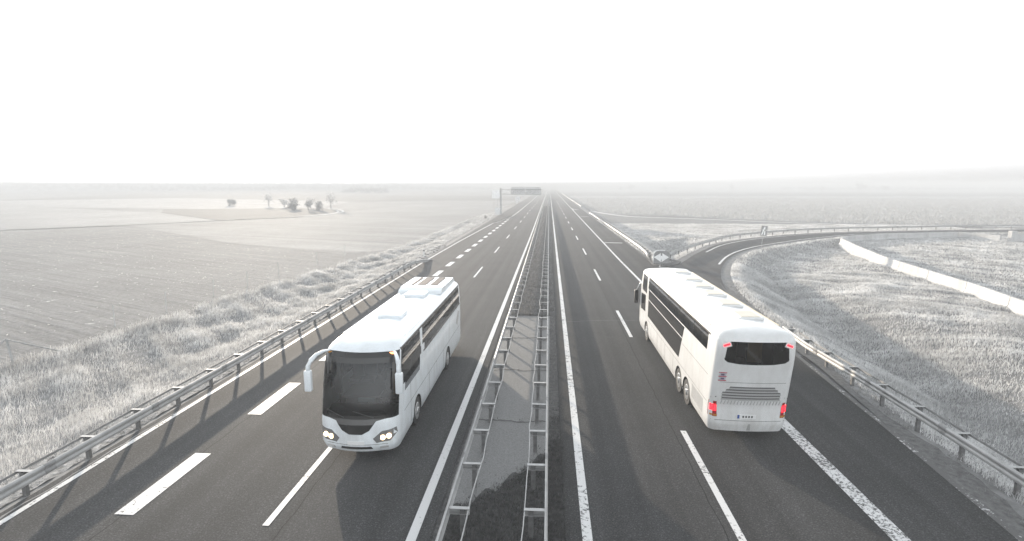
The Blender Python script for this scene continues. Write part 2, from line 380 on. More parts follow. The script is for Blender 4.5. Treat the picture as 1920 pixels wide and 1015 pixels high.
# widened pavement of the right shoulder where the near rail curves away
sheet('right_shoulder', [(REDGE - .02, 12), (REDGE + .05, 12), (11.85, 19), (12.4, 25.5), (12.75, 27), (REDGE - .02, 27)], -.003, AS_R)

dv = []; yy2 = np.arange(4, 75, .3)
for y in yy2:
    for x in np.linspace(-15.6, -14.3, 7): dv.append((x + .05 * RNG.random(), y, hgt(x, y) + .03 + .05 * RNG.random()))
tag(mesh('verge_dirt', dv, [(7 * i + k, 7 * i + k + 1, 7 * i + k + 8, 7 * i + k + 7) for i in range(len(yy2) - 1) for k in range(6)], field_mat('crusted_mud', .30, .75, 5, bump=1.0), smooth=True), kind='structure')
# concrete apron in the median, with a ragged near edge
edge = [(-2.68, 34.6)] + [(-2.66, 14.2)]
n = 26
for i in range(n + 1):
    t = i / n; x = -2.6 + 2.62 * t
    y = 12.9 + 3.3 * t ** 1.3 + .25 * math.sin(t * 23) + .15 * random.random()
    edge.append((x, y))
edge += [(.06, 17.5), (.12, 34.6)]
sheet('median_paving', edge, -.012, mat('weathered_concrete', .2, .9, 0, .3, 22, .6, 60))

# ------------------------------------------------------------------ road markings
P_FRESH = paint('road_paint', .02); P_WORN = paint('worn_road_paint', .13, scale=10); P_EDGE = paint('edge_paint', .07)
ZM = .009
def line(name, path, w, m, z=ZM):
    return tag(band([(p[0], p[1], z) for p in path], w / 2).build(name, m, fix=False), kind='structure')
def strip(x0, y0, x1, y1, n): return [(x0 + (x1 - x0) * i / n, y0 + (y1 - y0) * i / n) for i in range(n + 1)]
line('edge_line', strip(-3.3, -20, -3.0, 80, 30) + strip(-2.98, 90, -3.0, 1600, 10), .24, P_FRESH)
line('edge_line', strip(1.0, -20, 1.0, 100, 30) + strip(1.0, 110, 1.0, 1600, 10), .24, P_EDGE)
line('edge_line', strip(8.52, 8, 8.34, 22, 16), .44, P_WORN)
line('edge_line', strip(8.30, 22.2, 8.0, 60, 16) + strip(7.98, 70, 7.85, 1600, 20), .22, P_EDGE)
line('edge_line', strip(-13.6, -10, -13.7, 60, 20) + [(-13.4, 80), (-12.6, 110), (-12.25, 122)], .18, P_EDGE)
line('edge_line', [(-10.2, 138), (-9.9, 146), (-9.6, 170), (-9.3, 260), (-9.2, 1600)], .24, P_FRESH)
sheet('taper_marking', [(-12.35, 121), (-12.1, 121), (-9.95, 143), (-9.75, 148), (-10.35, 139), (-11.7, 123)], ZM, P_FRESH)
for k in range(20):
    y = 12.2 + 6.22 * k; x = -10.82 + .007 * (y - 12)
    line('short_dash', [(x, y), (x + .02, y + 3.25)], .52, P_FRESH)
for k in range(16):
    y = 12.0 + 18.5 * k; x = -6.95 + .004 * (y - 12)
    line('lane_dash', [(x, y), (x, y + 6.5)], .17, P_FRESH)
for k in range(16):
    y = 11.6 + 18.25 * k; x = 4.68 - .0025 * (y - 12)
    line('lane_dash', [(x, y), (x, y + 6.5)], .19, P_EDGE)
line('cross_bar', [(8.05, 80.6), (10.7, 80.2)], .55, P_FRESH); line('cross_bar', [(7.95, 148), (10.6, 146.4)], .7, P_FRESH)
sheet('taper_marking', [(7.8, 205), (8.0, 188), (8.6, 189), (10.4, 190.6), (8.7, 192)], ZM, P_FRESH)
def offset(path, d):
    out = []
    for i in range(len(path)):
        a = path[max(i - 1, 0)]; b = path[min(i + 1, len(path) - 1)]; t = np.array(b) - np.array(a); t /= np.hypot(*t); out.append((path[i][0] + t[1] * d, path[i][1] - t[0] * d))
    return out
line('ramp_edge_line', offset([tuple(p) for p in RO[8:]], .75), .2, P_FRESH, .004)
line('ramp_edge_line', offset([tuple(p) for p in RI[12:]], -.42), .24, P_EDGE, .004)
line('faded_edge_line', [(11.3, 12.2), (11.5, 14.8), (11.85, 18.9), (12.1, 23), (12.35, 27), (12.6, 33)], .2, paint('faded_paint', .26))

# ------------------------------------------------------------------ guard rails
WB = [(0, .75), (.03, .745), (.066, .705), (.066, .66), (.034, .615), (.034, .58), (.066, .535), (.066, .485), (.03, .445), (0, .44),
      (-.006, .44), (.022, .452), (.058, .489), (.058, .531), (.026, .576), (.026, .619), (.058, .664), (.058, .701), (.022, .738), (-.006, .75)]
def guard_rail(label, path, side, spacing=2.1, maxposts=96, arm=.33, ends=True, zs=None, strap_wob=.02, group=None, bolts=True):
    """W-beam on arms in front of posts. path = line of the beam's back; side=+1: road lies to the right of travel"""
    path = [tuple(p) for p in path]; pts = np.array([p[:2] for p in path], float)
    d = np.r_[0, np.cumsum(np.hypot(*np.diff(pts, axis=0).T))]
    zz = np.interp(d, np.linspace(0, d[-1], len(zs)), zs) if zs is not None else np.array([0.0 if len(p) < 3 else p[2] for p in path])
    root = empty('guard_rail', (pts[0][0], pts[0][1], 0)); tag(root, label, 'guard rail', group)
    o3 = np.array([pts[0][0], pts[0][1], 0])
    def at(s):
        x = np.interp(s, d, pts[:, 0]); y = np.interp(s, d, pts[:, 1]); z = np.interp(s, d, zz)
        e = .3; tx = np.interp(s + e, d, pts[:, 0]) - np.interp(s - e, d, pts[:, 0]); ty = np.interp(s + e, d, pts[:, 1]) - np.interp(s - e, d, pts[:, 1])
        q = math.hypot(tx, ty) or 1; return np.array([x, y, z]), np.array([tx / q, ty / q, 0])
    ss = np.arange(0, d[-1], 2.1 if len(path) > 3 else 6.0); ss = np.r_[ss, d[-1]]
    loc = [tuple(at(s)[0] - o3) for s in ss]
    b = MB(); b.sweep(loc, [(o * side, z) for o, z in WB]); 
    beam = b.build('beam', STEEL, root)
    if bolts:
        for s in np.arange(spacing * .5, min(d[-1], 90), spacing * 2):      # overlapping plate joints with their bolts
            p, t = at(s); nrm = np.array([t[1], -t[0], 0]) * side; q = p - o3
            loc2 = [tuple(q - t * .17), tuple(q + t * .17)]
            MB().sweep(loc2, [(o * side + .004 * side, z) for o, z in WB]).build('splice_plate', STEEL_DULL, beam)
    sp = MB(); wl = []
    for i, s in enumerate(np.arange(0, d[-1], spacing / 2)):
        p, t = at(s); nrm = np.array([t[1], -t[0], 0]) * side
        q = p - o3 - nrm * (arm + .16) + nrm * (strap_wob * (i % 2) * random.uniform(-1.6, 1.2)); wl.append((q[0], q[1], q[2]))
    sp.sweep(wl, [(-.011, .62), (.011, .62), (.011, .69), (-.011, .69)]); sp.build('rear_strap', STEEL if strap_wob > .025 else STEEL_DULL, root)
    rest_p = MB(); rest_a = MB(); first = None
    C = [(-.05, 0), (.05, 0), (.05, .03), (-.02, .03), (-.02, .07), (.05, .07), (.05, .1), (-.05, .1)]
    for i, s in enumerate(np.arange(spacing * .3, d[-1] - .2, spacing)):
        p, t = at(s); nrm = np.array([t[1], -t[0], 0]) * side; ang = math.atan2(t[1], t[0]) - math.pi / 2
        c = p - o3 - nrm * arm
        gz = min(-.05, hgt(p[0] - nrm[0] * arm, p[1] - nrm[1] * arm)) - .12 - p[2]
        if i < maxposts:
            pm = MB(); ln = 0
            for (x0, x1, y0, y1) in ((-.06, .06, -.05, -.04), (-.06, -.05, -.04, .05), (.05, .06, -.04, .05)):
                pm.box(x0, x1, y0, y1, gz, .66)
            po = pm.build('post', POST, root); po.location = tuple(c); po.rotation_euler = (R(random.uniform(-1, 1)), R(random.uniform(-.8, .8)), ang)
            am = MB(); x0, x1 = sorted((-.17 * side, (arm + .0) * side))
            am.box(x0, x1, -.055, .055, .70, .708); am.box(x0, x1, .047, .055, .56, .70); am.box(x0, x1, -.055, .047, .56, .568)
            ao = am.build('spacer_arm', STEEL, po)
        else:
            rest_p.box(c[0] - .05, c[0] + .05, c[1] - .04, c[1] + .04, c[2] + gz, c[2] + .66)
            xa, xb = sorted((c[0] - .17 * side, c[0] + arm * side)); rest_a.box(xa, xb, c[1] - .05, c[1] + .05, c[2] + .6, c[2] + .705)
    if rest_p.v:
        o = rest_p.build('far_posts', POST, root); o['kind'] = 'stuff'; o = rest_a.build('far_spacer_arms', STEEL, root); o['kind'] = 'stuff'
    return root
G = 'motorway guard rails'
guard_rail('long steel guard rail on the left edge of the median, beside the oncoming coach', strip(-2.34, 5, -2.30, 60, 12) + [(-2.3, 600)], -1, 2.12, 100, strap_wob=.03, group=G)
guard_rail('bright steel guard rail on the right edge of the median, nearest the right carriageway', strip(-.02, 5, -.06, 60, 12) + [(-.06, 600)], +1, 2.13, 100, strap_wob=.035, group=G)
# outer left rail: bends down into the ground at its far end
lp = strip(-13.86, 4, -13.82, 52, 24) + [(-13.7, 54), (-13.55, 56.5), (-13.35, 59.5), (-13.25, 61)]
lz = [0] * 25 + [-.02, -.2, -.55, -.72]
guard_rail('grey guard rail along the outer left shoulder, casting post shadows on the asphalt', [(a[0], a[1], z) for a, z in zip(lp, lz)], +1, 2.07, group=G)
guard_rail('sunlit guard rail between the right shoulder and the grassy ditch, right of the departing coach', [(12.35, 8), (12.6, 12), (12.68, 15), (12.72, 19), (12.72, 23), (12.62, 26.5), (12.85, 30)], -1, 2.1, group=G)
guard_rail('bright guard rail beyond the arrow board, between motorway and ditch', [(10.95, 61), (11.35, 64), (11.55, 70), (11.62, 80), (11.6, 100), (11.55, 130), (11.5, 150), (11.3, 156)], -1, 2.1, strap_wob=.01, group=G)
rr = offset([tuple(p) for p in RO[14:44]], -1.35)
guard_rail('curved guard rail along the outer side of the slip road, behind the motorway sign', [(13.1, 61.5), (15.0, 66)] + rr, +1, 3.2, group=G)
guard_rail('distant guard rail far up the right shoulder, where the road nears the horizon', [(11.7, 205), (11.7, 300), (11.7, 520)], -1, 4.0, 60, group=G, bolts=False)

# ------------------------------------------------------------------ signs and street furniture
gb = empty('gore_arrow_board', (12.05, 59.0, .0), R(2)); tag(gb, 'grey rounded board with white double arrow at the tip between motorway and slip road', 'traffic sign')
out = [(-.86, .02), (-.86, .95)] + [(-.86 + .55 * (1 - math.cos(t)), .95 + .5 * math.sin(t)) for t in np.linspace(.15, 1.57, 7)] + \
      [(.86 - .5 * (1 - math.cos(t)), 1.0 + .45 * math.sin(t)) for t in np.linspace(1.57, .15, 7)] + [(.86, .95), (.86, .02)]
MB().prism(out, 'y', 0, .07).build('face', SIGN_GREY, gb)
sh = MB(); m = len(out); q = [(x * 1.0, .07, z) for x, z in out] + [(x * .45, 1.1, z * .9) for x, z in out]
sh.add(q, [(k, k + 1, m + k + 1, m + k) for k in range(m - 1)]); sh.build('hood', WHITE_PLASTIC, gb, smooth=True)
rim = MB()
for (a, b_) in zip(out[:9], out[1:10]):
    rim.tube([(a[0], -.0, a[1]), (b_[0], -.0, b_[1])], .07, 8)
rim.build('rim', WHITE_PLASTIC, gb, smooth=True)
for s in (-1, 1):
    MB().prism([(s * .04, .20), (s * .80, .72), (s * .08, 1.16), (s * .08, .87), (0, .87), (0, .46), (s * .04, .46)], 'y', -.012, -.002).build('arrow', SIGN_PALE, gb)
mb = MB(); mb.prism([(11.0, 57.6), (12.4, 57.2), (13.6, 58.4), (14.6, 61.0), (13.5, 63.5), (11.2, 63)], 'z', -.06, .05); tag(mb.build('gore_island', mat('gore_soil', .07, .95, 0, .5, 3, .8, 9)), kind='structure')

def pole(mb, x, y, z0, z1, r): mb.tube([(x, y, z0), (x, y, z1)], r, 8)
ms = empty('motorway_sign', (28.9, 76.2, hgt(28.9, 76.2)), R(10)); tag(ms, 'grey square motorway sign with white road symbol on a leaning post by the slip road', 'traffic sign')
ms.rotation_euler = (0, R(5), R(10))
pm = MB(); pole(pm, 0, 0, -.3, 2.95, .035); pm.build('post', STEEL, ms)
MB().box(-.46, .46, -.075, -.045, 1.62, 2.98, .012).build('panel', SIGN_GREY, ms)
sy = MB()
for poly in ([(-.36, 1.72), (-.20, 1.72), (.03, 2.50), (.03, 2.84), (-.05, 2.84)], [(.03, 1.72), (.22, 1.72), (.17, 2.30), (.02, 2.30)],
             [(-.36, 2.36), (-.17, 2.33), (-.17, 2.39), (-.36, 2.43)], [(.2, 2.36), (.38, 2.42), (.38, 2.47), (.2, 2.41)], [(.05, 2.48), (.13, 2.48), (.10, 2.84), (.05, 2.84)]):
    sy.prism(poly, 'y', -.088, -.078)
sy.build('road_symbol', SIGN_PALE, ms)

# gantry: cantilever over the left carriageway, seen from behind
ga = empty('sign_gantry', (-13.9, 158, 0)); tag(ga, 'steel cantilever gantry with sign boards seen from behind, over the left carriageway', 'sign gantry')
gm = MB(); gm.box(-.25, .25, -.25, .25, -.1, 7.5, .04); gm.box(-.5, .5, -.5, .5, -.1, .35); gm.build('column', STEEL, ga)
gm = MB()
for z in (5.75, 7.05):
    for y in (-.3, .3): gm.box(.25, 11.9, y - .07, y + .07, z - .07, z + .07)
for i in range(12):
    x = .3 + i * 1.0; gm.tube([(x, -.3, 5.75 if i % 2 else 7.05), (x + 1.0, -.3, 7.05 if i % 2 else 5.75)], .04, 6)
gm.build('truss_arm', STEEL, ga)
for x0, x1 in ((2.9, 6.9), (7.1, 11.5)):
    o = MB().box(x0, x1, .52, .57, 5.6, 7.75).build('sign_panel', SIGN_DARK, ga)
    fm = MB()
    for i in range(7):
        x = x0 + (x1 - x0) * (i + .1) / 6.2; fm.box(x - .03, x + .03, .36, .515, 5.65, 7.7)
    for z in (5.66, 6.3, 7.2, 7.69): fm.box(x0 + .02, x1 - .02, .44, .515, z - .03, z + .03)
    fm.build('backing_frame', STEEL, o)
def board(label, x, y, w, h, z0, legs, m=SIGN_BACK, name='road_sign', legm=STEEL, grp=None, th=.05):
    r = empty(name, (x, y, hgt(x, y))); tag(r, label, 'traffic sign', grp)
    MB().box(-w / 2, w / 2, -.03, -.03 + th, z0, z0 + h, .01).build('panel', m, r)
    for lx in legs:
        q = MB(); pole(q, lx, .06, -.3, z0 + h * .9, .05); q.build('post', legm, r)
    return r
board('pale square sign board on two thin legs left of the gantry column', -19.6, 205, 3.4, 2.9, 4.4, (-1.0, .4), SIGN_PALE)
board('pale tall sign back on two posts below the gantry arm, near its column', -11.9 - 2.2, 150, 1.5, 1.9, .35, (-.6, .6), SIGN_BACK)
board('small pale sign on the verge beyond the gantry, under the lattice boards', -15.0, 262, 2.3, 2.2, .9, (-.8, .8), SIGN_BACK)
board('tiny dark marker sign on the verge under the gantry boards', -13.9, 238, .5, 1.3, .5, (0,), SIGN_DARK)

def delineator(x, y, label, h=1.0):
    r = empty('delineator_post', (x, y, hgt(x, y))); tag(r, label, 'marker post', 'white delineator posts')
    MB().prism([(-.06, -.05), (.06, -.05), (.06, .05), (-.06, .05)], 'z', -.2, h).build('stake', WHITE_PLASTIC, r)
    MB().box(-.063, .063, -.054, .054, h - .32, h - .12).build('band', BLACK_PLASTIC, r)
delineator(-14.7, 63.3, 'white delineator post just past the buried end of the left guard rail')
delineator(-14.7, 118, 'white delineator post on the left verge beside the taper marking')
delineator(-14.7, 136, 'white delineator post by a dark shrub on the left verge, short of the gantry')
delineator(12.7, 170, 'white delineator post past the far end of the bright right guard rail')
delineator(12.9, 225, 'white delineator post at the maize field corner beside the right shoulder')

# concrete barrier: cast wall with joints, following a loop on the right meadow
bar = [(x * 1.055, y * 1.055) for x, y in [(29.2, 27), (31.05, 37.0), (32.6, 43.2), (33.8, 50.5), (35.5, 59.8), (38.6, 71), (40.0, 75.5), (41.0, 78.5), (41.7, 81), (43.6, 83.6), (47.5, 86.2), (52.5, 88.8), (58, 90.6), (66.0, 93.0)]]
bp = resample(bar, 140); _d = np.r_[0, np.cumsum(np.hypot(*np.diff(bp, axis=0).T))]; _t = np.linspace(0, _d[-1], 85)
bp = np.c_[np.interp(_t, _d, bp[:, 0]), np.interp(_t, _d, bp[:, 1])]
NJ = [(-.30, -.9), (.30, -.9), (.30, .12), (.17, .36), (.11, .95), (-.11, .95), (-.17, .36), (-.30, .12)]
br = empty('concrete_barrier', (31, 37, -1)); tag(br, 'white sunlit concrete barrier wall curving across the grass at the far right', 'barrier')
k = 0; seg = 6
while k < len(bp) - 1:
    part = bp[k:k + seg + 1]
    if len(part) < 2: break
    mb = MB(); pth = [(p[0] - 31, p[1] - 37, .5) for p in part]
    d = np.array(pth[-1]) - np.array(pth[-2]); pth[-1] = tuple(np.array(pth[-1]) - d / np.linalg.norm(d) * .07)
    mb.sweep(pth, NJ); mb.build('segment', CONC_W, br); k += seg
mb = MB(); pth = [(p[0] - 31, p[1] - 37, 0.5) for p in resample([(69.8, 98.2), (70.7, 96), (71.6, 91.6)], 8)]; mb.sweep(pth, NJ); mb.build('segment', CONC_W, br)
wl = empty('concrete_wall', (72.9, 91.0, hgt(72.9, 91.0))); tag(wl, 'pale concrete wall with a tall end pillar at the right edge, past the curved barrier', 'wall')
MB().box(-.45, .35, -.4, .4, -.3, 1.75, .03).build('pillar', CONC_W, wl)
MB().box(.36, 18, -.2, .2, -.3, 1.3, .02).build('panel', CONC_W, wl)

# field fence on the left
fe = empty('field_fence', (-28.1, 30, -1)); tag(fe, 'thin wire fence on leaning posts between the grass verge and the plowed field', 'fence')
fp = [(-27.7, 20.5), (-28.0, 25.8), (-28.9, 33.7), (-28.4, 38.0), (-28.4, 43.8), (-28.0, 48.4), (-27.8, 54), (-27.6, 63), (-27.2, 71)]
for i, (x, y) in enumerate(fp):
    pm = MB(); r = .06 if i == 1 else .026; h = 1.45 if i == 1 else 1.5
    pm.tube([(0, 0, -.3), (0, 0, h)], r, 7); o = pm.build('post', WOOD if i == 1 else mat('pale_fence_post', .5, .8), fe)
    o.location = (x + 28.1, y - 30, 0); o.rotation_euler = (R(random.uniform(-3, 3)), R(-11 if i == 1 else random.uniform(-4, 2)), 0)
for dx, dy in ((-1.0, -1.6), (1.1, 2.3)):
    o = MB().tube([(0, 0, 1.4), (dx, dy, 0)], .04, 7).build('brace', WOOD, fe); o.location = (-28.25 + 28.1, 25.8 - 30, 0)
wm = MB()
for z in (.5, .95, 1.35): wm.tube([(x + 28.1, y - 30, z + .03 * math.sin(i)) for i, (x, y) in enumerate(fp[1:])], .005, 4)
wm.build('wire', STEEL_DULL, fe)

# ------------------------------------------------------------------ vegetation (stuff): blades as single triangles
def blades(name, pts, h, w, m, lean=.35, label=None, base_z=None, tri2=False):
    """pts (n,2), h (n), w (n): curved two-triangle blades leaning at random, one mesh"""
    n = len(pts); X, Y = pts[:, 0], pts[:, 1]; Z = height(X, Y) if base_z is None else np.full(n, base_z)
    a = RNG.random(n) * 2 * np.pi; la = RNG.normal(.4, 1.4, n); ll = np.abs(RNG.normal(0, lean, n)) * h
    cx, cy = np.cos(a) * w / 2, np.sin(a) * w / 2; tx, ty = np.cos(la) * ll, np.sin(la) * ll
    v = np.empty((n, 5, 3))
    v[:, 0] = np.c_[X - cx, Y - cy, Z - .02]; v[:, 1] = np.c_[X + cx, Y + cy, Z - .02]
    v[:, 2] = np.c_[X + cx * .75 + tx * .35, Y + cy * .75 + ty * .35, Z + h * .6]; v[:, 3] = np.c_[X - cx * .75 + tx * .35, Y - cy * .75 + ty * .35, Z + h * .6]
    v[:, 4] = np.c_[X + tx, Y + ty, Z + h * .97]
    me = bpy.data.meshes.new(name); me.vertices.add(n * 5); me.vertices.foreach_set('co', v.ravel().astype(np.float32))
    base = (np.arange(n) * 5)[:, None]
    li = np.concatenate([base + np.array([0, 1, 2, 3]), base + np.array([3, 2, 4])], axis=1).ravel().astype(np.int32)
    me.loops.add(n * 7); me.loops.foreach_set('vertex_index', li)
    st = (np.arange(n)[:, None] * 7 + np.array([0, 4])).ravel().astype(np.int32)
    me.polygons.add(n * 2); me.polygons.foreach_set('loop_start', st)
    me.update(calc_edges=True); me.validate()
    o = link(name, me, m); tag(o, label, kind='stuff'); return o
def scatter(n, x0, x1, y0, y1, power=1.0):
    return np.c_[x0 + (x1 - x0) * RNG.random(n), y0 + (y1 - y0) * RNG.random(n) ** power]

GR_L = grass_mat('verge_blades', .24, .78, .5, .5); GR_R = grass_mat('meadow_blades', .32, .88, .5, .25); GR_M = grass_mat('median_blades', .035, .07, .3, .8)
WEED = grass_mat('pale_seed_heads', .5, .75, .5)
# left verge
p = scatter(420000, -28.8, -14.6, 6, 175, 2.0)
xl = np.interp(p[:, 1], [0, 25, 30, 44, 61, 80, 200], [-28.4, -28.4, -27.5, -26.5, -24.4, -22.0, -19.8])
p = p[(p[:, 0] > xl + RNG.normal(0, .25, len(p))) & (p[:, 0] < -15.0 - .35 * RNG.random(len(p)) + .2 * clumpy(p[:, 0], p[:, 1]))]
c = clumpy(p[:, 0], p[:, 1], .9); p = p[RNG.random(len(p)) < .62 + .5 * c]
c = clumpy(p[:, 0], p[:, 1], .9); edge_b = np.interp(p[:, 0] - np.interp(p[:, 1], [0, 25, 30, 44, 61, 80, 200], [-28.4, -28.4, -27.5, -26.5, -24.4, -22.0, -19.8]), [0, 1.2, 2.5], [1.7, 1.5, 1])
near_b = np.interp(p[:, 0], [-17, -15.4], [1, .55])
c2 = clumpy(p[:, 0], p[:, 1], 2.7, 4.0)
h = (.16 + .08 * c + .08 * np.maximum(0, c2) + .12 * RNG.random(len(p))) * edge_b * near_b; w = .009 * np.maximum(1, p[:, 1] / 17)
blades('verge_grass', p, h, w * (.7 + .8 * RNG.random(len(p))), GR_L, .6, label='thick sunlit grass covering the left verge')
# scruffy weeds and dried mud at the foot of the left rail
p = scatter(16000, -15.6, -14.3, 6, 75, 1.5); p = p[clumpy(p[:, 0] * 2, p[:, 1], 1.7) > .05]
blades('verge_weeds', p, .05 + .09 * RNG.random(len(p)), .012 * np.maximum(1, p[:, 1] / 15), GR_M, .8, 'low weeds under the left guard rail')
# right meadow
p = np.r_[scatter(560000, 11.5, 90, 10, 135, 1.5), scatter(160000, 12.4, 34, 12, 60, 1.2)]
keep = ~in_poly(p[:, 0], p[:, 1], RAMP_POLY) & (dist_poly(p[:, 0], p[:, 1], RAMP_POLY) > .9) & ((p[:, 0] > np.interp(p[:, 1], [12, 25], [12.5, 13.4])) | (p[:, 1] > 57))
keep &= p[:, 0] < 30 + p[:, 1] * .75
p = p[keep]; c = clumpy(p[:, 0], p[:, 1], .55, 2.0); p = p[RNG.random(len(p)) < .72 + .4 * c]; c = clumpy(p[:, 0], p[:, 1], .55, 2.0)
p = p[dist_poly(p[:, 0], p[:, 1], bp) > .27]; c = clumpy(p[:, 0], p[:, 1], .55, 2.0)
h = .11 + .07 * c + .12 * RNG.random(len(p)); w = .010 * np.maximum(1, np.hypot(p[:, 0], p[:, 1]) / 17)
blades('meadow_grass', p, h, w * (.7 + .8 * RNG.random(len(p))), GR_R, .7, label='rough meadow grass over the ditch and bank on the right')
p = np.r_[scatter(15000, 13, 75, 16, 110, 1.2), scatter(4000, 13.3, 17, 14, 60)]
keep = ~in_poly(p[:, 0], p[:, 1], RAMP_POLY) & (dist_poly(p[:, 0], p[:, 1], RAMP_POLY) > 1.2) & (clumpy(p[:, 0], p[:, 1], .8, 5) > .12) & (p[:, 0] > 13.3) & (dist_poly(p[:, 0], p[:, 1], bp) > .4)
p = p[keep]; blades('seed_heads', p, .14 + .2 * RNG.random(len(p)), .02 * np.maximum(1, np.hypot(p[:, 0], p[:, 1]) / 25), WEED, .5, 'pale flowering weeds standing above the right meadow')
p = scatter(9000, 11.6, 13.6, 10, 48, 1.4); e_ = np.interp(p[:, 1], [0, 12, 19, 25.5, 34, 40, 48], [REDGE, REDGE + .1, 11.9, 12.8, 13.1, 13.6, 15.2]); p[:, 0] = e_ + .25 + RNG.random(len(p)) * 1.5
p = p[clumpy(p[:, 0] * 2.2, p[:, 1], 1.5, 3) > -.05]; q = np.r_[np.c_[-2.6 + 2.6 * RNG.random(260), np.repeat([18.6, 23.9, 29.2], 87)[:260] + RNG.normal(0, .07, 260)], np.c_[RNG.choice([-2.03, -.38], 500) + RNG.normal(0, .12, 500), 13 + 21 * RNG.random(500)]]
q = q[clumpy(q[:, 0] * 3, q[:, 1], 1.9, 2) > .1]; blades('joint_weeds', q, .03 + .12 * RNG.random(len(q)) ** 2, .012 + .012 * RNG.random(len(q)), GR_M, .9, 'sparse weeds in the joints of the concrete apron')
blades('shoulder_weeds', p, .05 + .14 * RNG.random(len(p)) ** 2, .011 * np.maximum(1, p[:, 1] / 15), grass_mat('shoulder_weed_blades', .10, .34, .4, .8), .8, 'scruffy weeds between the right shoulder and its guard rail')
# median grass
p = np.r_[scatter(42000, -2.55, .5, 8.5, 17.2), scatter(42000, -2.5, .4, 34.6, 220, 1.8), scatter(6000, .08, .46, 9, 34)]
on_conc = (p[:, 1] > 12.95 + 3.3 * np.clip((p[:, 0] + 2.6) / 2.62, 0, 1) ** 1.3) & (p[:, 1] < 34.6) & (p[:, 0] < .06)
p = p[(~on_conc | ((p[:, 1] < 20) & (RNG.random(len(p)) < .5 * np.exp(-(p[:, 1] - 12.9 - 3.3 * np.clip((p[:, 0] + 2.6) / 2.62, 0, 1) ** 1.3) / .18)))) & ((p[:, 0] < .06) | (p[:, 1] < 19) | (p[:, 1] > 36) | (RNG.random(len(p)) < .12))]
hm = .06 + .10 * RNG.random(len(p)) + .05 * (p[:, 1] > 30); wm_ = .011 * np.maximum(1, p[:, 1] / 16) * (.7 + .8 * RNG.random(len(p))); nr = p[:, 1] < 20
blades('median_grass', p[nr], hm[nr], wm_[nr], grass_mat('median_blades_dark', .045, .13, .4, 1.2), .7, 'dark ragged grass at the near end of the median')  # near blades get a darker tone than the far ones
blades('median_grass', p[~nr], hm[~nr], wm_[~nr], grass_mat('median_blades_dry', .13, .32, .4, 1.2), .6, 'dry grass in the median beyond the concrete apron')
# maize stubble: bright leaning leaves
p = scatter(120000, 15, 330, 128, 400, 1.6)
near = np.interp(p[:, 0], [15, 20.7, 42, 62.7, 82.4, 106.7, 400], [200, 183, 165, 144.5, 135, 133, 131])
p = p[(p[:, 1] > near) & (p[:, 0] < 30 + p[:, 1] * 1.0)]
blades('maize_stubble', p, .3 + .5 * RNG.random(len(p)), .16 + .16 * RNG.random(len(p)), grass_mat('maize_leaves', .25, .55, .4, .2), .6, 'field of dry maize stubble stretching to the right horizon')
# pale clods and straw on the plowed field
p = scatter(12000, -150, -28, 14, 110, 1.3); p = p[in_poly(p[:, 0], p[:, 1], np.array([(-28.6, 0), (-28.6, 25), (-27.4, 32), (-27, 46), (-28.2, 71), (-53.3, 85.5), (-94.5, 117.5), (-113, 105), (-190, 58), (-190, 0)]))]
blades('field_straw', p, .02 + .08 * RNG.random(len(p)) ** 3, .04 + .002 * p[:, 1], grass_mat('pale_straw', .5, .8, .6), 1.2, 'pale straw scraps strewn on the plowed field')

# trees
LEAF = grass_mat('tree_leaves', .20, .34, .45, 1.0); BARE = grass_mat('pale_twigs', .34, .55, .4, .8); BARK = mat('bark', .09, .9, 0, .3, 4)
def crown_mesh(n, rx, ry, rz, cz, size, lumps):
    cl = lambda v, m_: max(-m_, min(m_, v))
    cs = [np.array([cl(random.gauss(0, rx * .4), rx * .62), cl(random.gauss(0, ry * .4), ry * .62), cz + cl(random.gauss(0, rz * .42), rz * .6)]) for _ in range(lumps)]
    vs = []; fs = []
    for i in range(n):
        c = cs[i % lumps]; d = RNG.normal(0, 1, 3); d /= np.linalg.norm(d); p_ = c + d * np.array([rx, ry, rz]) * .42 * RNG.random() ** .4
        if p_[2] < .1: p_[2] = .1 + random.random() * .3
        u = RNG.normal(0, 1, 3); u /= np.linalg.norm(u); w_ = np.cross(u, RNG.normal(0, 1, 3)); w_ /= np.linalg.norm(w_); s = size * random.uniform(.5, 1.2)
        k = len(vs); vs += [p_ - u * s, p_ + w_ * s * .5, p_ + u * s, p_ - w_ * s * .5]; fs.append((k, k + 1, k + 2, k + 3))
    return vs, fs
def tree(name, label, x, y, hgt_, rx, kind, group, n=900):
    r = empty(name, (x, y, -1 if abs(x) > 20 else hgt(x, y))); tag(r, label, 'shrub' if 'shrub' in name else 'tree', group)
    tm = MB(); th = hgt_ * (.25 if kind == 'bush' else .55)
    tm.tube([(0, 0, -.3), (.05 * hgt_ * random.uniform(-1, 1), 0, th * .5), (.06 * hgt_ * random.uniform(-1, 1), .1, th)], [.05 * rx + .05, .04 * rx + .04, .03], 7)
    for k in range(9 if kind != 'bush' else 4):
        a = k * 2.4; z0 = th * random.uniform(.4, .95); l = rx * random.uniform(.5, .95)
        tm.tube([(0, 0, z0), (math.cos(a) * l * .5, math.sin(a) * l * .5, z0 + l * .45), (math.cos(a) * l, math.sin(a) * l, min(hgt_ * .97, z0 + l * 1.1))], [.05, .035, .012], 5)
    tm.build('trunk', BARK if kind != 'bare' else mat('pale_bark', .22, .9), r)
    vs, fs = crown_mesh(n if kind != 'bare' else n // 2, rx, rx, hgt_ * (.40 if kind != 'bush' else .5), hgt_ * (.58 if kind != 'bush' else .42), min(.32, rx * .16) if kind != 'bare' else .26, 20)
    mesh('crown', vs, fs, LEAF if kind != 'bare' else BARE, r)
GT = 'trees and shrubs by the bend of the dirt track'
tree('shrub', 'round dark shrub standing alone, leftmost by the dirt track', -143, 240, 3.4, 2.0, 'bush', GT, 700)
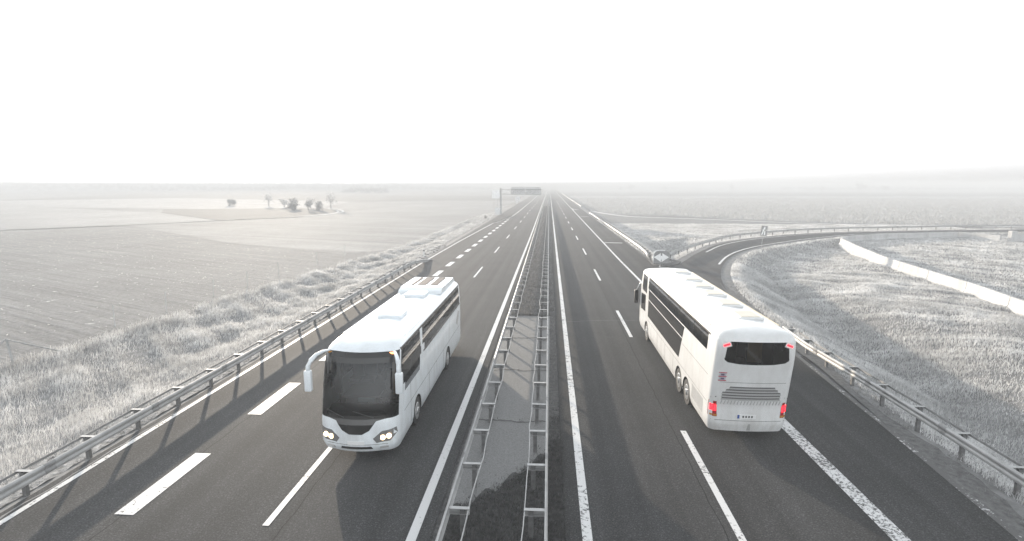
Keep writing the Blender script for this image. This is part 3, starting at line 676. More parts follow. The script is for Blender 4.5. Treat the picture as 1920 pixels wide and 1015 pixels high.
tree('tree', 'tall pale bare tree between the lone dark shrub and the clump', -124, 236, 6.2, 3.0, 'bare', GT)
tree('tree', 'low pale spreading tree just right of the tall pale one', -112, 226, 3.8, 2.6, 'bare', GT)
tree('tree', 'thin dark-limbed tree in the middle of the clump', -101, 212, 4.6, 2.1, 'leaf', GT, 420)
tree('shrub', 'wide dark shrub in the middle of the clump by the track', -96, 200, 3.2, 2.2, 'bush', GT, 900)
tree('tree', 'pale bare tree behind the wide dark shrub', -95, 214, 5.0, 2.6, 'bare', GT)
tree('tree', 'slim grey tree between the two dark shrubs', -88, 196, 4.2, 1.6, 'leaf', GT, 330)
tree('shrub', 'tall dark shrub at the right end of the clump', -84.5, 197, 3.9, 1.6, 'bush', GT, 800)
tree('tree', 'tallest pale bare tree behind the right end of the clump', -86, 212, 7.4, 2.8, 'bare', GT)
tree('shrub', 'small dark shrub on the left verge by a delineator post', -16.0, 138, 1.2, .55, 'bush', None, 400)
GF = 'lone trees on the far right plain'
for x, y, h_, rx, lb in [(115, 900, 7, 4.0, 'left of the pair of small round trees on the horizon right of the road'), (128, 880, 10, 5.2, 'right, larger one of the pair of round trees on the horizon right of the road'),
                         (186, 900, 8, 4.2, 'single round tree on the horizon, right of the pair'), (273, 850, 12, 2.4, 'tall thin tree standing on the right horizon'),
                         (370, 780, 9, 4.0, 'small dark tree left of the horizon clump on the right plain'), (410, 760, 12, 6.5, 'largest tree of the horizon clump on the right plain'), (432, 745, 10, 5.0, 'rightmost tree of the horizon clump on the right plain')]:
    r = empty('tree', (x, y, -1)); tag(r, lb, 'tree', GF)
    MB().tube([(0, 0, -.4), (0, 0, h_ * .5)], .3, 6).build('trunk', BARK, r)
    vs, fs = crown_mesh(420, rx, rx, h_ * .4, h_ * .58, 1.0, 7); mesh('crown', vs, fs, LEAF, r)
# hedge row in the left fields
r = empty('hedge', (-218, 641, -1)); tag(r, 'long low dark hedge standing alone in the far left fields', 'hedge')
vs = []; fs = []
for i in range(26):
    v2, f2 = crown_mesh(90, 2.6, 3.2, 3.2, 2.8 + random.uniform(-.4, 1.2), 1.0, 4); k = len(vs)
    dx = -27 + i * 2.15; vs += [(v[0] + dx, v[1], v[2] * (1 if i > 3 else .6 + .1 * i)) for v in v2]; fs += [tuple(q + k for q in f) for f in f2]
mesh('foliage', vs, fs, LEAF, r)
# distant tree line
def treeline(name, label, segs, dens, mat_):
    vs = []; fs = []
    for (x0, y0, x1, y1, hmin, hmax) in segs:
        L_ = math.hypot(x1 - x0, y1 - y0); n = int(L_ / dens)
        for i in range(n):
            t = i / n; hh = hmin + (hmax - hmin) * (.5 + .5 * math.sin(t * L_ * .011 + x0) * math.sin(t * L_ * .029)) * random.uniform(.75, 1.15)
            v2, f2 = crown_mesh(16, dens * 1.2, 5, hh * .5, hh * .5, 2.6, 4); k = len(vs)
            cx, cy = x0 + (x1 - x0) * t, y0 + (y1 - y0) * t; vs += [(v[0] + cx, v[1] + cy, v[2] - 1) for v in v2]; fs += [tuple(q + k for q in f) for f in f2]
    tag(mesh(name, vs, fs, mat_), label, kind='stuff')
treeline('distant_woods', 'hazy dark line of woods along the left horizon',
         [(-1200, 780, -900, 820, 7, 10), (-900, 820, -660, 830, 10, 12.5), (-660, 830, -420, 860, 7, 10), (-480, 960, -240, 960, 9, 12), (-240, 960, -110, 1040, 6, 9), (430, 1050, 1100, 950, 4, 8)], 6.5, mat('far_woods', .05, .9, 0, .3, .1))
# low hills under the sky
hv = []; hfs = []; nx2 = 70
for j in range(7):
    for i in range(nx2 + 1):
        X = -2600 + 5200 * i / nx2; Y = 1150 + 120 * j; f = math.sin(math.pi * j / 6) ** .8
        Hh = 7.5 * math.exp(-((X + 40) / 260) ** 2) + 2 * math.exp(-((X + 700) / 500) ** 2) + 5.5 + 1.2 * math.sin(X * .006 + 1) + .8 * math.sin(X * .021)
        hv.append((X, Y, -4 + f * max(2, Hh)))
for j in range(6):
    for i in range(nx2):
        a = j * (nx2 + 1) + i; hfs.append((a, a + 1, a + nx2 + 2, a + nx2 + 1))
tag(mesh('hills', hv, hfs, mat('hill_cover', .10, .95, 0, .25, .01), smooth=True), kind='structure')

# ------------------------------------------------------------------ coaches
def grime(name, col):
    """white paint with road film: streaky dirt that thickens towards the wheels"""
    m = mat(name, col, .3, coat=.3); N = m.node_tree.nodes; L = m.node_tree.links; b = N['Principled BSDF']
    tc = N.new('ShaderNodeTexCoord'); mp = N.new('ShaderNodeMapping'); mp.inputs['Scale'].default_value = (1, 1, .35); L.new(tc.outputs['Object'], mp.inputs['Vector'])
    n = N.new('ShaderNodeTexNoise'); n.inputs['Scale'].default_value = 2.6; n.inputs['Detail'].default_value = 7; n.inputs['Roughness'].default_value = .7; L.new(mp.outputs[0], n.inputs['Vector'])
    sx = N.new('ShaderNodeSeparateXYZ'); L.new(tc.outputs['Object'], sx.inputs[0])
    z = N.new('ShaderNodeMapRange'); z.inputs[1].default_value = .3; z.inputs[2].default_value = 2.2; z.inputs[3].default_value = .30; z.inputs[4].default_value = .02; L.new(sx.outputs[2], z.inputs[0])
    q = N.new('ShaderNodeMapRange'); q.inputs[1].default_value = .38; q.inputs[2].default_value = .72; L.new(n.outputs[0], q.inputs[0])
    k = N.new('ShaderNodeMath'); k.operation = 'MULTIPLY_ADD'; k.inputs[1].default_value = .22; L.new(q.outputs[0], k.inputs[0])
    k2 = N.new('ShaderNodeMath'); k2.operation = 'MULTIPLY'; L.new(z.outputs[0], k2.inputs[0]); L.new(q.outputs[0], k2.inputs[1]); L.new(k2.outputs[0], k.inputs[2])
    x = N.new('ShaderNodeMix'); x.data_type = 'RGBA'; L.new(k.outputs[0], x.inputs['Factor']); x.inputs['A'].default_value = rgb(col); x.inputs['B'].default_value = (.30, .28, .25, 1)
    L.new(x.outputs['Result'], b.inputs['Base Color']); return m
BUS_WHITE = grime('coach_white', (.76, .80, .83))
BUS_CREAM = grime('coach_warm_white', (.69, .695, .695))
TRIM = mat('coach_dark_trim', .02, .25, coat=.3); SEAM = mat('coach_seam', .12, .6); GREY_TRIM = mat('coach_grey_trim', .38, .45)
GLASS_CLEAR = glass_mat('windscreen_glass', (.27, .29, .285)); GLASS_TINT = glass_mat('tinted_glass', (.24, .27, .26))
GLASS_DARK = mat('black_glass', (.012, .012, .013), .05, spec=.6, bump=.12, scale=1.2, bscale=.9); RUBBER = mat('tyre_rubber', .022, .85); RIM_M = mat('wheel_rim', .45, .35, .7)
SEATM = mat('seat_cloth', (.028, .03, .036), .9, 0, .3, 8); CURTAIN = mat('tan_curtain', (.34, .22, .12), .9, 0, .2, 5); INNER = mat('coach_interior', .045, .8)
HEAD = emis('headlight_lit', (1, .72, .42), 1.6); TAIL = emis('tail_light_lit', (1, .012, .02), 1.1); AMBER = emis('marker_lit', (1, .38, .10), 1.2); RED_L = mat('red_lens', (.30, .008, .012), .15, coat=.5)

class Shell:
    """a coach body as stacked plan outlines; faces picked by a rule become window panes, wheel holes stay open"""
    def __init__(s, levels, stations, nc=6, nf=10):
        s.lv = levels; s.st = np.array(stations, float); s.nc, s.nf = nc, nf
        s.y0, s.y1 = s.st[0], s.st[-1]
    def L(s, z):
        zs = [l[0] for l in s.lv]; return [float(np.interp(z, zs, [l[k] for l in s.lv])) for k in range(8)]
    def outline(s, l):
        z, w, yF, yR, rF, rR, bF, bR = l; t = (s.st - s.y0) / (s.y1 - s.y0); P = []; a0, a1 = yR + rR, yF - rF
        for q in t: P.append((w, a0 + (a1 - a0) * q, z, 'r'))
        def front(yE, r, bow, sgn, tagn):
            out = []
            for k in range(1, s.nc + 1):
                a = math.pi / 2 * k / s.nc; out.append((w - r * .9 * (1 - math.cos(a)), yE - sgn * r * (1 - math.sin(a)), 'c'))
            xe = w - r * .9
            for k in range(1, s.nf):
                u = 1 - 2 * k / s.nf; out.append((xe * u, yE + sgn * bow * (1 - u * u), tagn))
            for k in range(s.nc, 0, -1):
                a = math.pi / 2 * k / s.nc; out.append((-(w - r * .9 * (1 - math.cos(a))), yE - sgn * r * (1 - math.sin(a)), 'c'))
            return [(x, y, z, g) for x, y, g in out]
        P += front(yF, rF, bF, 1, 'f')
        for q in t[::-1]: P.append((-w, a0 + (a1 - a0) * q, z, 'l'))
        P += [(-x, y, zz, g) for x, y, zz, g in front(yR, rR, bR, -1, 'b')]
        return P
    def build(s, root, body_mat, rule, wheels=(), wr=.6):
        rows = [s.outline(l) for l in s.lv]; n = len(rows[0]); V = [list(p[:3]) for r in rows for p in r]; faces = []; panes = {}
        for j in range(len(rows) - 1):
            for i in range(n):
                i2 = (i + 1) % n; f = (j * n + i, j * n + i2, (j + 1) * n + i2, (j + 1) * n + i)
                c = np.mean([V[k] for k in f], axis=0)
                if abs(c[0]) > .9 and any(math.hypot(c[1] - wy, c[2] - .48) < wr for wy in wheels): continue
                nm = rule(c, rows[j][i][3], rows[j][i2][3])
                (panes.setdefault(nm, []) if nm else faces).append(f)
        for v in V:                                             # round the wheel openings
            for wy in wheels:
                d = math.hypot(v[1] - wy, v[2] - .48)
                if abs(v[0]) > .9 and abs(d - wr) < .085 and d > 1e-6: v[1] = wy + (v[1] - wy) * wr / d; v[2] = .48 + (v[2] - .48) * wr / d
        top = len(rows) - 1; ns = len(s.st); nfr = 2 * s.nc + s.nf - 1
        # roof cap: strips across, from the right row of stations to the left one, with a slight crown
        cr = []
        zc = rows[top][0][2]
        for i in range(ns):
            a = top * n + i; b = top * n + ns + nfr + (ns - 1 - i); mid = len(V); V.append([0, V[a][1], zc + .06]); cr.append((a, mid, b))
        for i in range(ns - 1):
            a, m_, b = cr[i]; a2, m2, b2 = cr[i + 1]; faces += [(a, a2, m2, m_), (m_, m2, b2, b)]
        fr = [top * n + ns + k for k in range(nfr)]; a, m_, b = cr[-1]; seq = [a] + fr + [b]
        faces += [(seq[k], seq[k + 1], m_) for k in range(len(seq) - 1)]
        bk = [top * n + 2 * ns + nfr + k for k in range(nfr)]; a, m_, b = cr[0]; seq = [b] + bk + [a]
        faces += [(seq[k], seq[k + 1], m_) for k in range(len(seq) - 1)]
        bot = list(range(n)); faces.append(tuple(bot[::-1]))
        def part(nm, fs, m, par):
            used = sorted({k for f in fs for k in f}); mp = {k: i for i, k in enumerate(used)}
            me = bpy.data.meshes.new(nm); me.from_pydata([V[k] for k in used], [], [tuple(mp[k] for k in f) for f in fs]); me.update()
            return link(nm, me, m, par, True)
        body = part('body', faces, body_mat, root)
        md = body.modifiers.new('edge', 'EDGE_SPLIT'); md.split_angle = R(38)
        return body, {k: (lambda m, par=root, k=k, f=f: part(k.split('#')[0], f, m, par)) for k, f in panes.items()}
    def surf_side(s, side, y, z, off):
        l = s.L(z); return (side * (l[1] + off), y, z)
    def surf_end(s, end, x, z, off):
        z_, w, yF, yR, rF, rR, bF, bR = s.L(z)
        yE, r, bow, sg = (yF, rF, bF, 1) if end == 'f' else (yR, rR, bR, -1)
        xe = w - r * .9
        if abs(x) <= xe: y = yE + sg * bow * (1 - (x / xe) ** 2)
        else:
            q = min(1, (abs(x) - xe) / (r * .9)); a = math.acos(min(1, max(0, q))); y = yE - sg * r * (1 - math.sin(a))
        return (x, y + sg * off, z)
    def decal(s, name, where, poly, m, parent, off=.006, step=.12):
        """a thin panel following the body: poly in (y,z) for a side, (x,z) for an end"""
        bm = bmesh.new(); bm.faces.new([bm.verts.new((p[0], p[1], 0)) for p in poly])
        xs_ = [p[0] for p in poly]; zs_ = [p[1] for p in poly]
        if where in ('f', 'b'):
            for c in np.arange(min(xs_) + step, max(xs_), step): bmesh.ops.bisect_plane(bm, geom=bm.verts[:] + bm.edges[:] + bm.faces[:], plane_co=(c, 0, 0), plane_no=(1, 0, 0))
        cuts = set(np.arange(min(zs_) + step, max(zs_), step)) | {l[0] for l in s.lv}
        for c in sorted(cuts): bmesh.ops.bisect_plane(bm, geom=bm.verts[:] + bm.edges[:] + bm.faces[:], plane_co=(0, c, 0), plane_no=(0, 1, 0))
        bmesh.ops.triangulate(bm, faces=[f for f in bm.faces if len(f.verts) > 4])
        # give it real thickness: an outer skin and an edge that reaches into the body
        r_ = bmesh.ops.extrude_face_region(bm, geom=bm.faces[:]); inner = {v for v in r_['geom'] if isinstance(v, bmesh.types.BMVert)}
        for v in bm.verts:
            o = -.02 if v in inner else off
            v.co = Vector(s.surf_end(where, v.co.x, v.co.y, o)) if where in ('f', 'b') else Vector(s.surf_side(1 if where == 'r' else -1, v.co.x, v.co.y, o))
        bmesh.ops.recalc_face_normals(bm, faces=bm.faces[:])
        me = bpy.data.meshes.new(name); bm.to_mesh(me); bm.free()
        return link(name, me, m, parent, False)

def wheel(root, side, y, w, r=.48):
    o = MB(); x1 = side * (w - .015); x0 = side * (w - .30); o.cyl('x', (y, r), r, x0, x1, 32); wh = o.build('wheel', RUBBER, root)
    rm = MB(); rm.cyl('x', (y, r), .30, x1, x1 + side * .012, 24, .29); rm.cyl('x', (y, r), .13, x1 + side * .012, x1 + side * .05, 16, .10)
    for k in range(10):
        a = k * math.pi / 5; rm.cyl('x', (y + .21 * math.cos(a), r + .21 * math.sin(a)), .025, x1 + side * .012, x1 + side * .03, 8)
    rm.build('rim', RIM_M, wh); return wh
def well(root, side, y, w, r=.6):
    o = MB(); n = 18; vs = []; fs = []
    for x in (side * (w - .01), side * (w - .42)):
        for k in range(n + 1):
            a = -.35 + (math.pi + .7) * k / n; vs.append((x, y + r * 1.02 * math.cos(a), .48 + r * 1.02 * math.sin(a)))
    for k in range(n): fs.append((k, k + 1, n + 2 + k, n + 1 + k))
    fs.append(tuple(n + 1 + k for k in range(n + 1))); o.add(vs, fs); return o.build('wheel_arch', BLACK_PLASTIC, root)
def seat_rows(root, ys, w, z0, h=1.12):
    for y in ys:
        m_ = MB()
        for sx in (-1, 1):
            for k in (0, 1):
                cx = sx * (w - .36 - .46 * k); m_.box(cx - .21, cx + .21, y - .09, y + .05, z0 + .35, z0 + h, .03); m_.box(cx - .21, cx + .21, y, y + .45, z0 + .3, z0 + .45, .02)
        m_.build('seat_row', SEATM, root)
def mirror(root, pts, r, house, rot, name='mirror'):
    o = MB().tube(pts, r, 8); arm = o.build(name, BUS_WHITE, root, True)
    x0, x1, y0, y1, z0, z1 = house
    MB().box(x0, x1, y0, y1, z0, z1, .045).build('mirror_housing', BUS_WHITE if rot != 'dark' else BLACK_PLASTIC, arm, True)
    MB().box(x0 + .03, x1 - .03, y0 - .006, y0 - .001, z0 + .05, z1 - .05).build('mirror_glass', GLASS_DARK, arm)

# ---- the oncoming coach (local +y = its front)
def coach_oncoming():
    yF, yR = 6.15, -6.15                                  # length 12.3
    root = empty('coach', (-5.78, 21.55, 0), math.pi); tag(root, 'white coach coming towards the viewer on the left carriageway with headlights lit', 'coach')
    lv = []
    for z in [.30, .36, .42, .52, .62, .72, .82, .92, 1.0, 1.08, 1.2]:
        w = 1.17 + .05 * min(1, (z - .3) / .25); lv.append((z, w, yF + .02 - .12 * max(0, (.5 - z) / .2) , yR, .42, .22, .16, .06))
    for z, w, dF, dR, r in [(1.36, 1.225, -.03, 0, .42), (1.6, 1.225, -.07, 0, .42), (1.85, 1.225, -.12, 0, .42), (2.12, 1.225, -.19, 0, .42), (2.36, 1.222, -.25, .0, .41), (2.62, 1.215, -.32, .01, .40), (2.9, 1.205, -.40, .03, .40),
                            (3.14, 1.19, -.50, .05, .40), (3.28, 1.165, -.62, .08, .40), (3.38, 1.12, -.80, .12, .40), (3.46, 1.03, -1.05, .19, .40), (3.51, .90, -1.35, .3, .36), (3.54, .72, -1.7, .42, .30)]:
        lv.append((z, w, yF + dF, yR - dR * -1, r, .22, .16, .05))
    st = sorted(set(np.round(np.r_[-5.93, -5.7, -5.3, -4.9, np.arange(-3.15, -1.75, .1), -4.0, -3.5, -1.2, -.4, .4, 1.2, 2.0, 2.4, np.arange(2.72, 4.15, .1), 3.1, 4.3, 4.7, 5.2, 5.73], 2)))
    s = Shell(lv, st); WH = (3.45, -2.4)
    def rule(c, g0, g1):
        x, y, z = c
        if (g0 in 'fc' and g1 in 'fc') and y > 0 and 1.36 < z < 3.28 and y > 5.2: return 'windscreen' if abs(x) < 1.1 or z > 0 else None
        if g0 == g1 and g0 in 'lr' and 2.36 < z < 3.28:
            if -5.7 < y < 2.35: return 'side_window#' + g0
            if 2.75 < y < 5.3: return 'side_window#q' + g0
        if g0 == g1 and g0 in 'lr' and 1.85 < z < 2.36 and 3.0 < y < 5.3: return 'side_window#q' + g0
        if g0 in 'b' and g1 in 'b' and 2.36 < z < 3.14: return 'rear_window'
    body, pn = s.build(root, BUS_WHITE, rule, WH, .585)
    for k, fn in pn.items(): fn(GLASS_CLEAR if 'windscreen' in k else GLASS_TINT)
    # dark glazing borders and the black mask under the windscreen
    s.decal('windscreen_mask', 'f', [(-.98, 1.37), (-.62, 1.30), (-.42, 1.02), (-.2, .90), (.2, .90), (.42, 1.02), (.62, 1.30), (.98, 1.37), (.9, 1.47), (-.9, 1.47)], TRIM, root, .008)
    s.decal('destination_board', 'f', [(-1.05, 2.98), (1.05, 2.98), (1.02, 3.27), (-1.02, 3.27)], TRIM, root, .006)
    for sd in 'lr':
        s.decal('window_border', sd, [(-5.78, 3.24), (5.2, 3.24), (5.2, 3.31), (-5.78, 3.31)], TRIM, root)
        s.decal('window_border', sd, [(-5.78, 2.31), (2.4, 2.31), (2.4, 2.385), (-5.78, 2.385)], TRIM, root)
        for y in (-3.9, -2.0, .0): s.decal('window_divider', sd, [(y - .035, 2.39), (y + .035, 2.39), (y + .035, 3.24), (y - .035, 3.24)], TRIM, root, .004)
        s.decal('side_seam', sd, [(-5.7, 1.22), (5.2, 1.22), (5.2, 1.235), (-5.7, 1.235)], SEAM, root, .003)
        for y in (-1.3, .1, 1.5): s.decal('hatch_seam', sd, [(y, .42), (y + .015, .42), (y + .015, 1.22), (y, 1.22)], SEAM, root, .003)
        s.decal('door_seam' if sd == 'r' else 'hatch_seam', sd, [(4.35, .5), (4.37, .5), (4.37, 1.85), (4.35, 1.85)], SEAM, root, .003)
        s.decal('side_flash', sd, [(-5.6, 1.95), (-5.2, 2.12), (-4.6, 1.6), (-5.0, 1.4)], GREY_TRIM, root, .003)
    # headlights: dark slanted cluster with two lit lamps
    for sx in (-1, 1):
        h = s.decal('headlight', 'f', [(sx * .62, .62), (sx * .52, .76), (sx * .78, .98), (sx * 1.17, 1.04), (sx * 1.19, .86), (sx * 1.02, .66)], mat('headlight_cover', .20, .12, .2, coat=.6), root, .012)
        for q, (x, z) in enumerate(((.80, .78), (.98, .82))):
            c = s.surf_end('f', sx * x, z, .02); MB().cyl('y', (c[0], c[2]), .075, c[1] - .03, c[1] + .012, 20).build('lamp', HEAD, h)
        s.decal('fog_lamp', 'f', [(sx * .70, .40), (sx * .95, .42), (sx * .95, .50), (sx * .70, .48)], mat('clear_lens', .5, .1, coat=.5), root, .008)
    s.decal('bumper_seam', 'f', [(-.95, .56), (.95, .56), (.95, .572), (-.95, .572)], SEAM, root, .004)
    s.decal('grille', 'f', [(-.5, .40), (.5, .40), (.46, .50), (-.46, .50)], BLACK_PLASTIC, root, .005)
    s.decal('licence_plate', 'f', [(-.26, .57), (.26, .57), (.26, .68), (-.26, .68)], mat('plate_white', .7, .4), root, .012)
    # marker lamp lit on the viewer's right (local -x) roof corner
    for sx in (-1, 1):
        c = s.surf_end('f', sx * .98, 3.24, .0); MB().box(c[0] - .07, c[0] + .07, c[1] - .03, c[1] + .03, c[2] - .03, c[2] + .02, .008).build('marker_lamp', AMBER if sx < 0 else mat('amber_lens', (.4, .18, .03), .2), root)
    # wipers
    for x in (-.55, .35):
        a = s.surf_end('f', x, 1.42, .03); b = s.surf_end('f', x + .62, 1.62, .03); MB().tube([a, ((a[0] + b[0]) / 2, (a[1] + b[1]) / 2 + .02, (a[2] + b[2]) / 2), b], .014, 6).build('wiper', BLACK_PLASTIC, root)
    # drooping mirrors
    for sx in (-1, 1):
        mirror(root, [(sx * 1.0, 5.42, 3.26), (sx * 1.12, 5.68, 3.30), (sx * 1.24, 5.94, 3.27), (sx * 1.33, 6.14, 3.16), (sx * 1.38, 6.25, 3.0), (sx * 1.39, 6.27, 2.8)], [.04, .05, .06, .07, .075, .075], (sx * 1.39 - .11, sx * 1.39 + .11, 6.18, 6.36, 2.22, 2.88), 'w')
    for sd, sx in (('r', 1), ('l', -1)):
        for y in WH: wheel(root, sx, y, 1.21); well(root, sx, y, 1.21, .585)
    # roof: long gutters, two hatches, air-conditioning pod with slots
    for sx in (-1, 1):
        MB().tube([(sx * 1.06, -5.6, 3.455), (sx * 1.06, 4.2, 3.455)], .022, 6).build('roof_rail', BUS_WHITE, root)
    for y0, y1 in ((-2.15, -1.25), (1.6, 2.5)):
        MB().box(-.46, .46, y0, y1, 3.55, 3.69, .04).build('roof_hatch', BUS_WHITE, root)
    ac = empty('roof_air_conditioner', (0, 0, 0)); ac.parent = root
    MB().prism([(-5.75, 3.52), (-5.45, 3.74), (-2.75, 3.76), (-2.35, 3.66), (-2.2, 3.53)], 'x', -.98, .98).build('casing', BUS_WHITE, ac)
    for x0, x1 in ((-.62, -.28), (-.08, .34), (.48, .62)):
        MB().box(x0, x1, -5.25, -3.2, 3.755, 3.772).build('fan_slot', mat('brown_slot', (.07, .05, .04), .7), ac)
    # interior
    MB().box(-1.15, 1.15, -5.9, 4.3, 1.25, 1.32).build('cabin_floor', INNER, root)
    seat_rows(root, np.arange(-5.0, 3.6, .85), 1.2, 1.32, 1.05)
    MB().prism([(5.0, 1.0), (5.95, 1.0), (5.85, 1.42), (5.45, 1.55), (5.0, 1.35)], 'x', -1.02, 1.02).build('dashboard', INNER, root)
    for x in (-.62,):
        sw = MB()
        ring = [(x + .23 * math.cos(a), 5.05 - .12 * math.sin(a), 1.62 + .19 * math.sin(a)) for a in np.linspace(0, 2 * math.pi, 21)]; sw.tube(ring, .018, 6, False); sw.tube([(x, 5.05, 1.62), (x, 5.4, 1.4)], .03, 6); sw.build('steering_wheel', BLACK_PLASTIC, root)
        ds = MB(); ds.box(x - .26, x + .26, 4.1, 4.25, 1.3, 2.25, .04); ds.box(x - .26, x + .26, 4.2, 4.75, 1.3, 1.45, .03); ds.build('driver_seat', SEATM, root)
    for x in (-.95, .98): MB().box(x - .12, x + .12, 5.0, 5.08, 1.7, 3.0, .02).build('windscreen_curtain', CURTAIN if x < 0 else SEATM, root)
    for sx in (-1, 1):
        MB().tube([(sx * 1.12, -5.5, 3.05), (sx * 1.12, 2.2, 3.05)], .035, 6).build('curtain_rail', CURTAIN, root)
        MB().tube([(sx * 1.12, -5.5, 2.62), (sx * 1.12, 3.8, 2.62)], .035, 6).build('hand_rail', CURTAIN, root)
        MB().box(sx * .75 if sx > 0 else -1.14, 1.14 if sx > 0 else -.75, -5.6, 4.2, 3.12, 3.3).build('luggage_rack', INNER, root)
    MB().box(-.30, .28, 5.2, 5.22, 1.48, 1.62).build('dash_card', mat('teal_card', (.10, .17, .18), .5), root)
    return root
coach_oncoming()

# ---- the departing coach
def coach_departing():
    yF, yR = 7.25, -7.25
    root = empty('coach', (6.60, 24.78, 0), 0); tag(root, 'tall white three-axle coach driving away on the right carriageway with red tail lights lit', 'coach')
    lv = []
    for z in [.30, .36, .42, .52, .62, .72, .82, .92, 1.0, 1.08, 1.2]:
        w = 1.17 + .05 * min(1, (z - .3) / .25); lv.append((z, w, yF - .1 * max(0, (.5 - z) / .2), yR - .02 * z + .10 * max(0, (.62 - z) / .3), .42, .26, .16, .07))
    for z, w, dF, dR, r in [(1.38, 1.225, -.03, -.07, .42), (1.6, 1.225, -.06, -.12, .42), (1.85, 1.225, -.1, -.17, .42), (2.12, 1.225, -.15, -.23, .42), (2.42, 1.222, -.22, -.29, .41), (2.72, 1.22, -.3, -.36, .40), (2.9, 1.215, -.36, -.40, .40), (3.2, 1.205, -.48, -.44, .4),
                            (3.5, 1.19, -.62, -.44, .40), (3.60, 1.165, -.75, -.41, .40), (3.68, 1.12, -.9, -.36, .40), (3.74, 1.03, -1.15, -.27, .40), (3.78, .90, -1.4, -.14, .36), (3.80, .72, -1.7, .0, .30)]:
        lv.append((z, w, yF + dF, yR + dR, r, .26, .16, .07))
    W2 = (4.55, -2.95, -4.25)
    st = sorted(set(np.round(np.r_[-6.99, -6.7, -6.2, -5.7, -5.2, np.arange(-4.95, -2.2, .1), -1.6, -.8, 0, .8, 1.6, 2.4, 3.2, np.arange(3.85, 5.25, .1), 5.6, 6.0, 6.4, 6.83], 2)))
    s = Shell(lv, st)
    def rule(c, g0, g1):
        x, y, z = c
        if (g0 in 'fc' and g1 in 'fc') and 1.38 < z < 3.5 and y > 5.9: return 'windscreen'
        if g0 == g1 and g0 in 'lr' and 2.9 < z < 3.5 and -6.8 < y < 4.3: return 'side_window#' + g0
        if g0 in 'bc' and g1 in 'bc' and abs(x) < .94 and y < -6.9 and 2.72 < z < 3.5: return 'rear_window'
    body, pn = s.build(root, BUS_CREAM, rule, W2, .585)
    for k, fn in pn.items(): fn(GLASS_TINT)
    for sd in 'lr':
        for z0, z1, ya, yb in ((2.36, 2.86, -3.55, -3.30), (1.42, 2.32, -3.28, -2.85)):
            s.decal('glazed_panel', sd, [(yb, z0), (4.2, z0), (4.2, z1), (ya, z1)], GLASS_DARK, root, .004)
        s.decal('window_border', sd, [(-6.85, 3.47), (4.3, 3.47), (4.3, 3.54), (-6.85, 3.54)], TRIM, root, .005)
        for y in (-4.8, -2.6, -.4, 1.8): s.decal('window_divider', sd, [(y - .03, 2.91), (y + .03, 2.91), (y + .03, 3.47), (y - .03, 3.47)], TRIM, root, .004)
        s.decal('driver_window', sd, [(5.0, 1.5), (6.35, 1.4), (6.3, 2.3), (5.0, 2.42)], GLASS_DARK, root, .005)
        s.decal('front_quarter_window', sd, [(4.75, 2.55), (6.1, 2.55), (5.95, 3.46), (4.75, 3.46)], GLASS_DARK, root, .005)
        s.decal('side_seam', sd, [(-6.9, 2.13), (-3.4, 2.13), (-3.4, 2.145), (-6.9, 2.145)], SEAM, root, .003)
        s.decal('side_seam', sd, [(-6.9, 1.20), (4.2, 1.20), (4.2, 1.213), (-6.9, 1.213)], SEAM, root, .003)
        for y in (-1.9, -.2, 1.5, 3.2): s.decal('hatch_seam', sd, [(y, .42), (y + .014, .42), (y + .014, 1.2), (y, 1.2)], SEAM, root, .003)
        for k in range(12):
            y = -5.1 - k * .125; s.decal('louvre', sd, [(y, .62), (y + .05, .62), (y + .05, 1.12), (y, 1.12)], GREY_TRIM, root, .006)
        s.decal('handle_stripe', sd, [(4.22, 2.86), (4.0, 2.86), (4.0, 2.9), (4.22, 2.9)], mat('chrome', .6, .2, .9), root, .01)
    # rear: lower bowed rim of the window, louvred engine grille, bumper, plate, lamps
    s.decal('rear_window_rim', 'b', [(-1.0, 2.60), (1.0, 2.60), (1.0, 3.02), (.96, 2.88), (.86, 2.80), (.5, 2.745), (0, 2.73), (-.5, 2.745), (-.86, 2.80), (-.96, 2.88), (-1.0, 3.02)], BUS_CREAM, root, .012)
    for sx in (-1, 1):
        s.decal('window_pillar', 'b', [(sx * .96, 2.95), (sx * 1.03, 2.9), (sx * 1.0, 3.52), (sx * .90, 3.52)], BUS_CREAM, root, .008)
        r_ = s.decal('upper_tail_light', 'b', [(sx * .78, 3.36), (sx * 1.05, 3.26), (sx * 1.06, 3.44), (sx * .84, 3.52)], BUS_CREAM, root, .02)
        s.decal('lamp', 'b', [(sx * .84, 3.40), (sx * 1.02, 3.33), (sx * 1.03, 3.385), (sx * .86, 3.455)], TAIL, r_, .032)
        t_ = s.decal('tail_light', 'b', [(sx * .98, .82), (sx * 1.215, .82), (sx * 1.215, 1.36), (sx * 1.02, 1.36)], RED_L, root, .012)
        s.decal('lamp', 'b', [(sx * 1.02, 1.02), (sx * 1.19, 1.02), (sx * 1.19, 1.24), (sx * 1.03, 1.24)], TAIL, t_, .02)
        s.decal('reflector', 'b', [(sx * .98, .84), (sx * 1.18, .84), (sx * 1.18, .90), (sx * .98, .90)], mat('amber_lens', (.4, .18, .03), .2), root, .02)
        s.decal('rear_seam', 'b', [(sx * 1.05, 1.52), (sx * 1.19, 1.46), (sx * 1.19, 1.50), (sx * 1.05, 1.56)], SEAM, root, .004)
    for k in range(5):
        z = 1.44 + k * .10; w = .92 - (.10 * max(0, k - 2))
        s.decal('grille_slat', 'b', [(-w, z), (w, z), (w - .03, z + .05), (-w + .03, z + .05)], GREY_TRIM, root, .018)
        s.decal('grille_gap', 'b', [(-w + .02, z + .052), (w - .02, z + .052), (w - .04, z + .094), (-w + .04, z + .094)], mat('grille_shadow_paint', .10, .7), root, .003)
    mesh_g = MB()
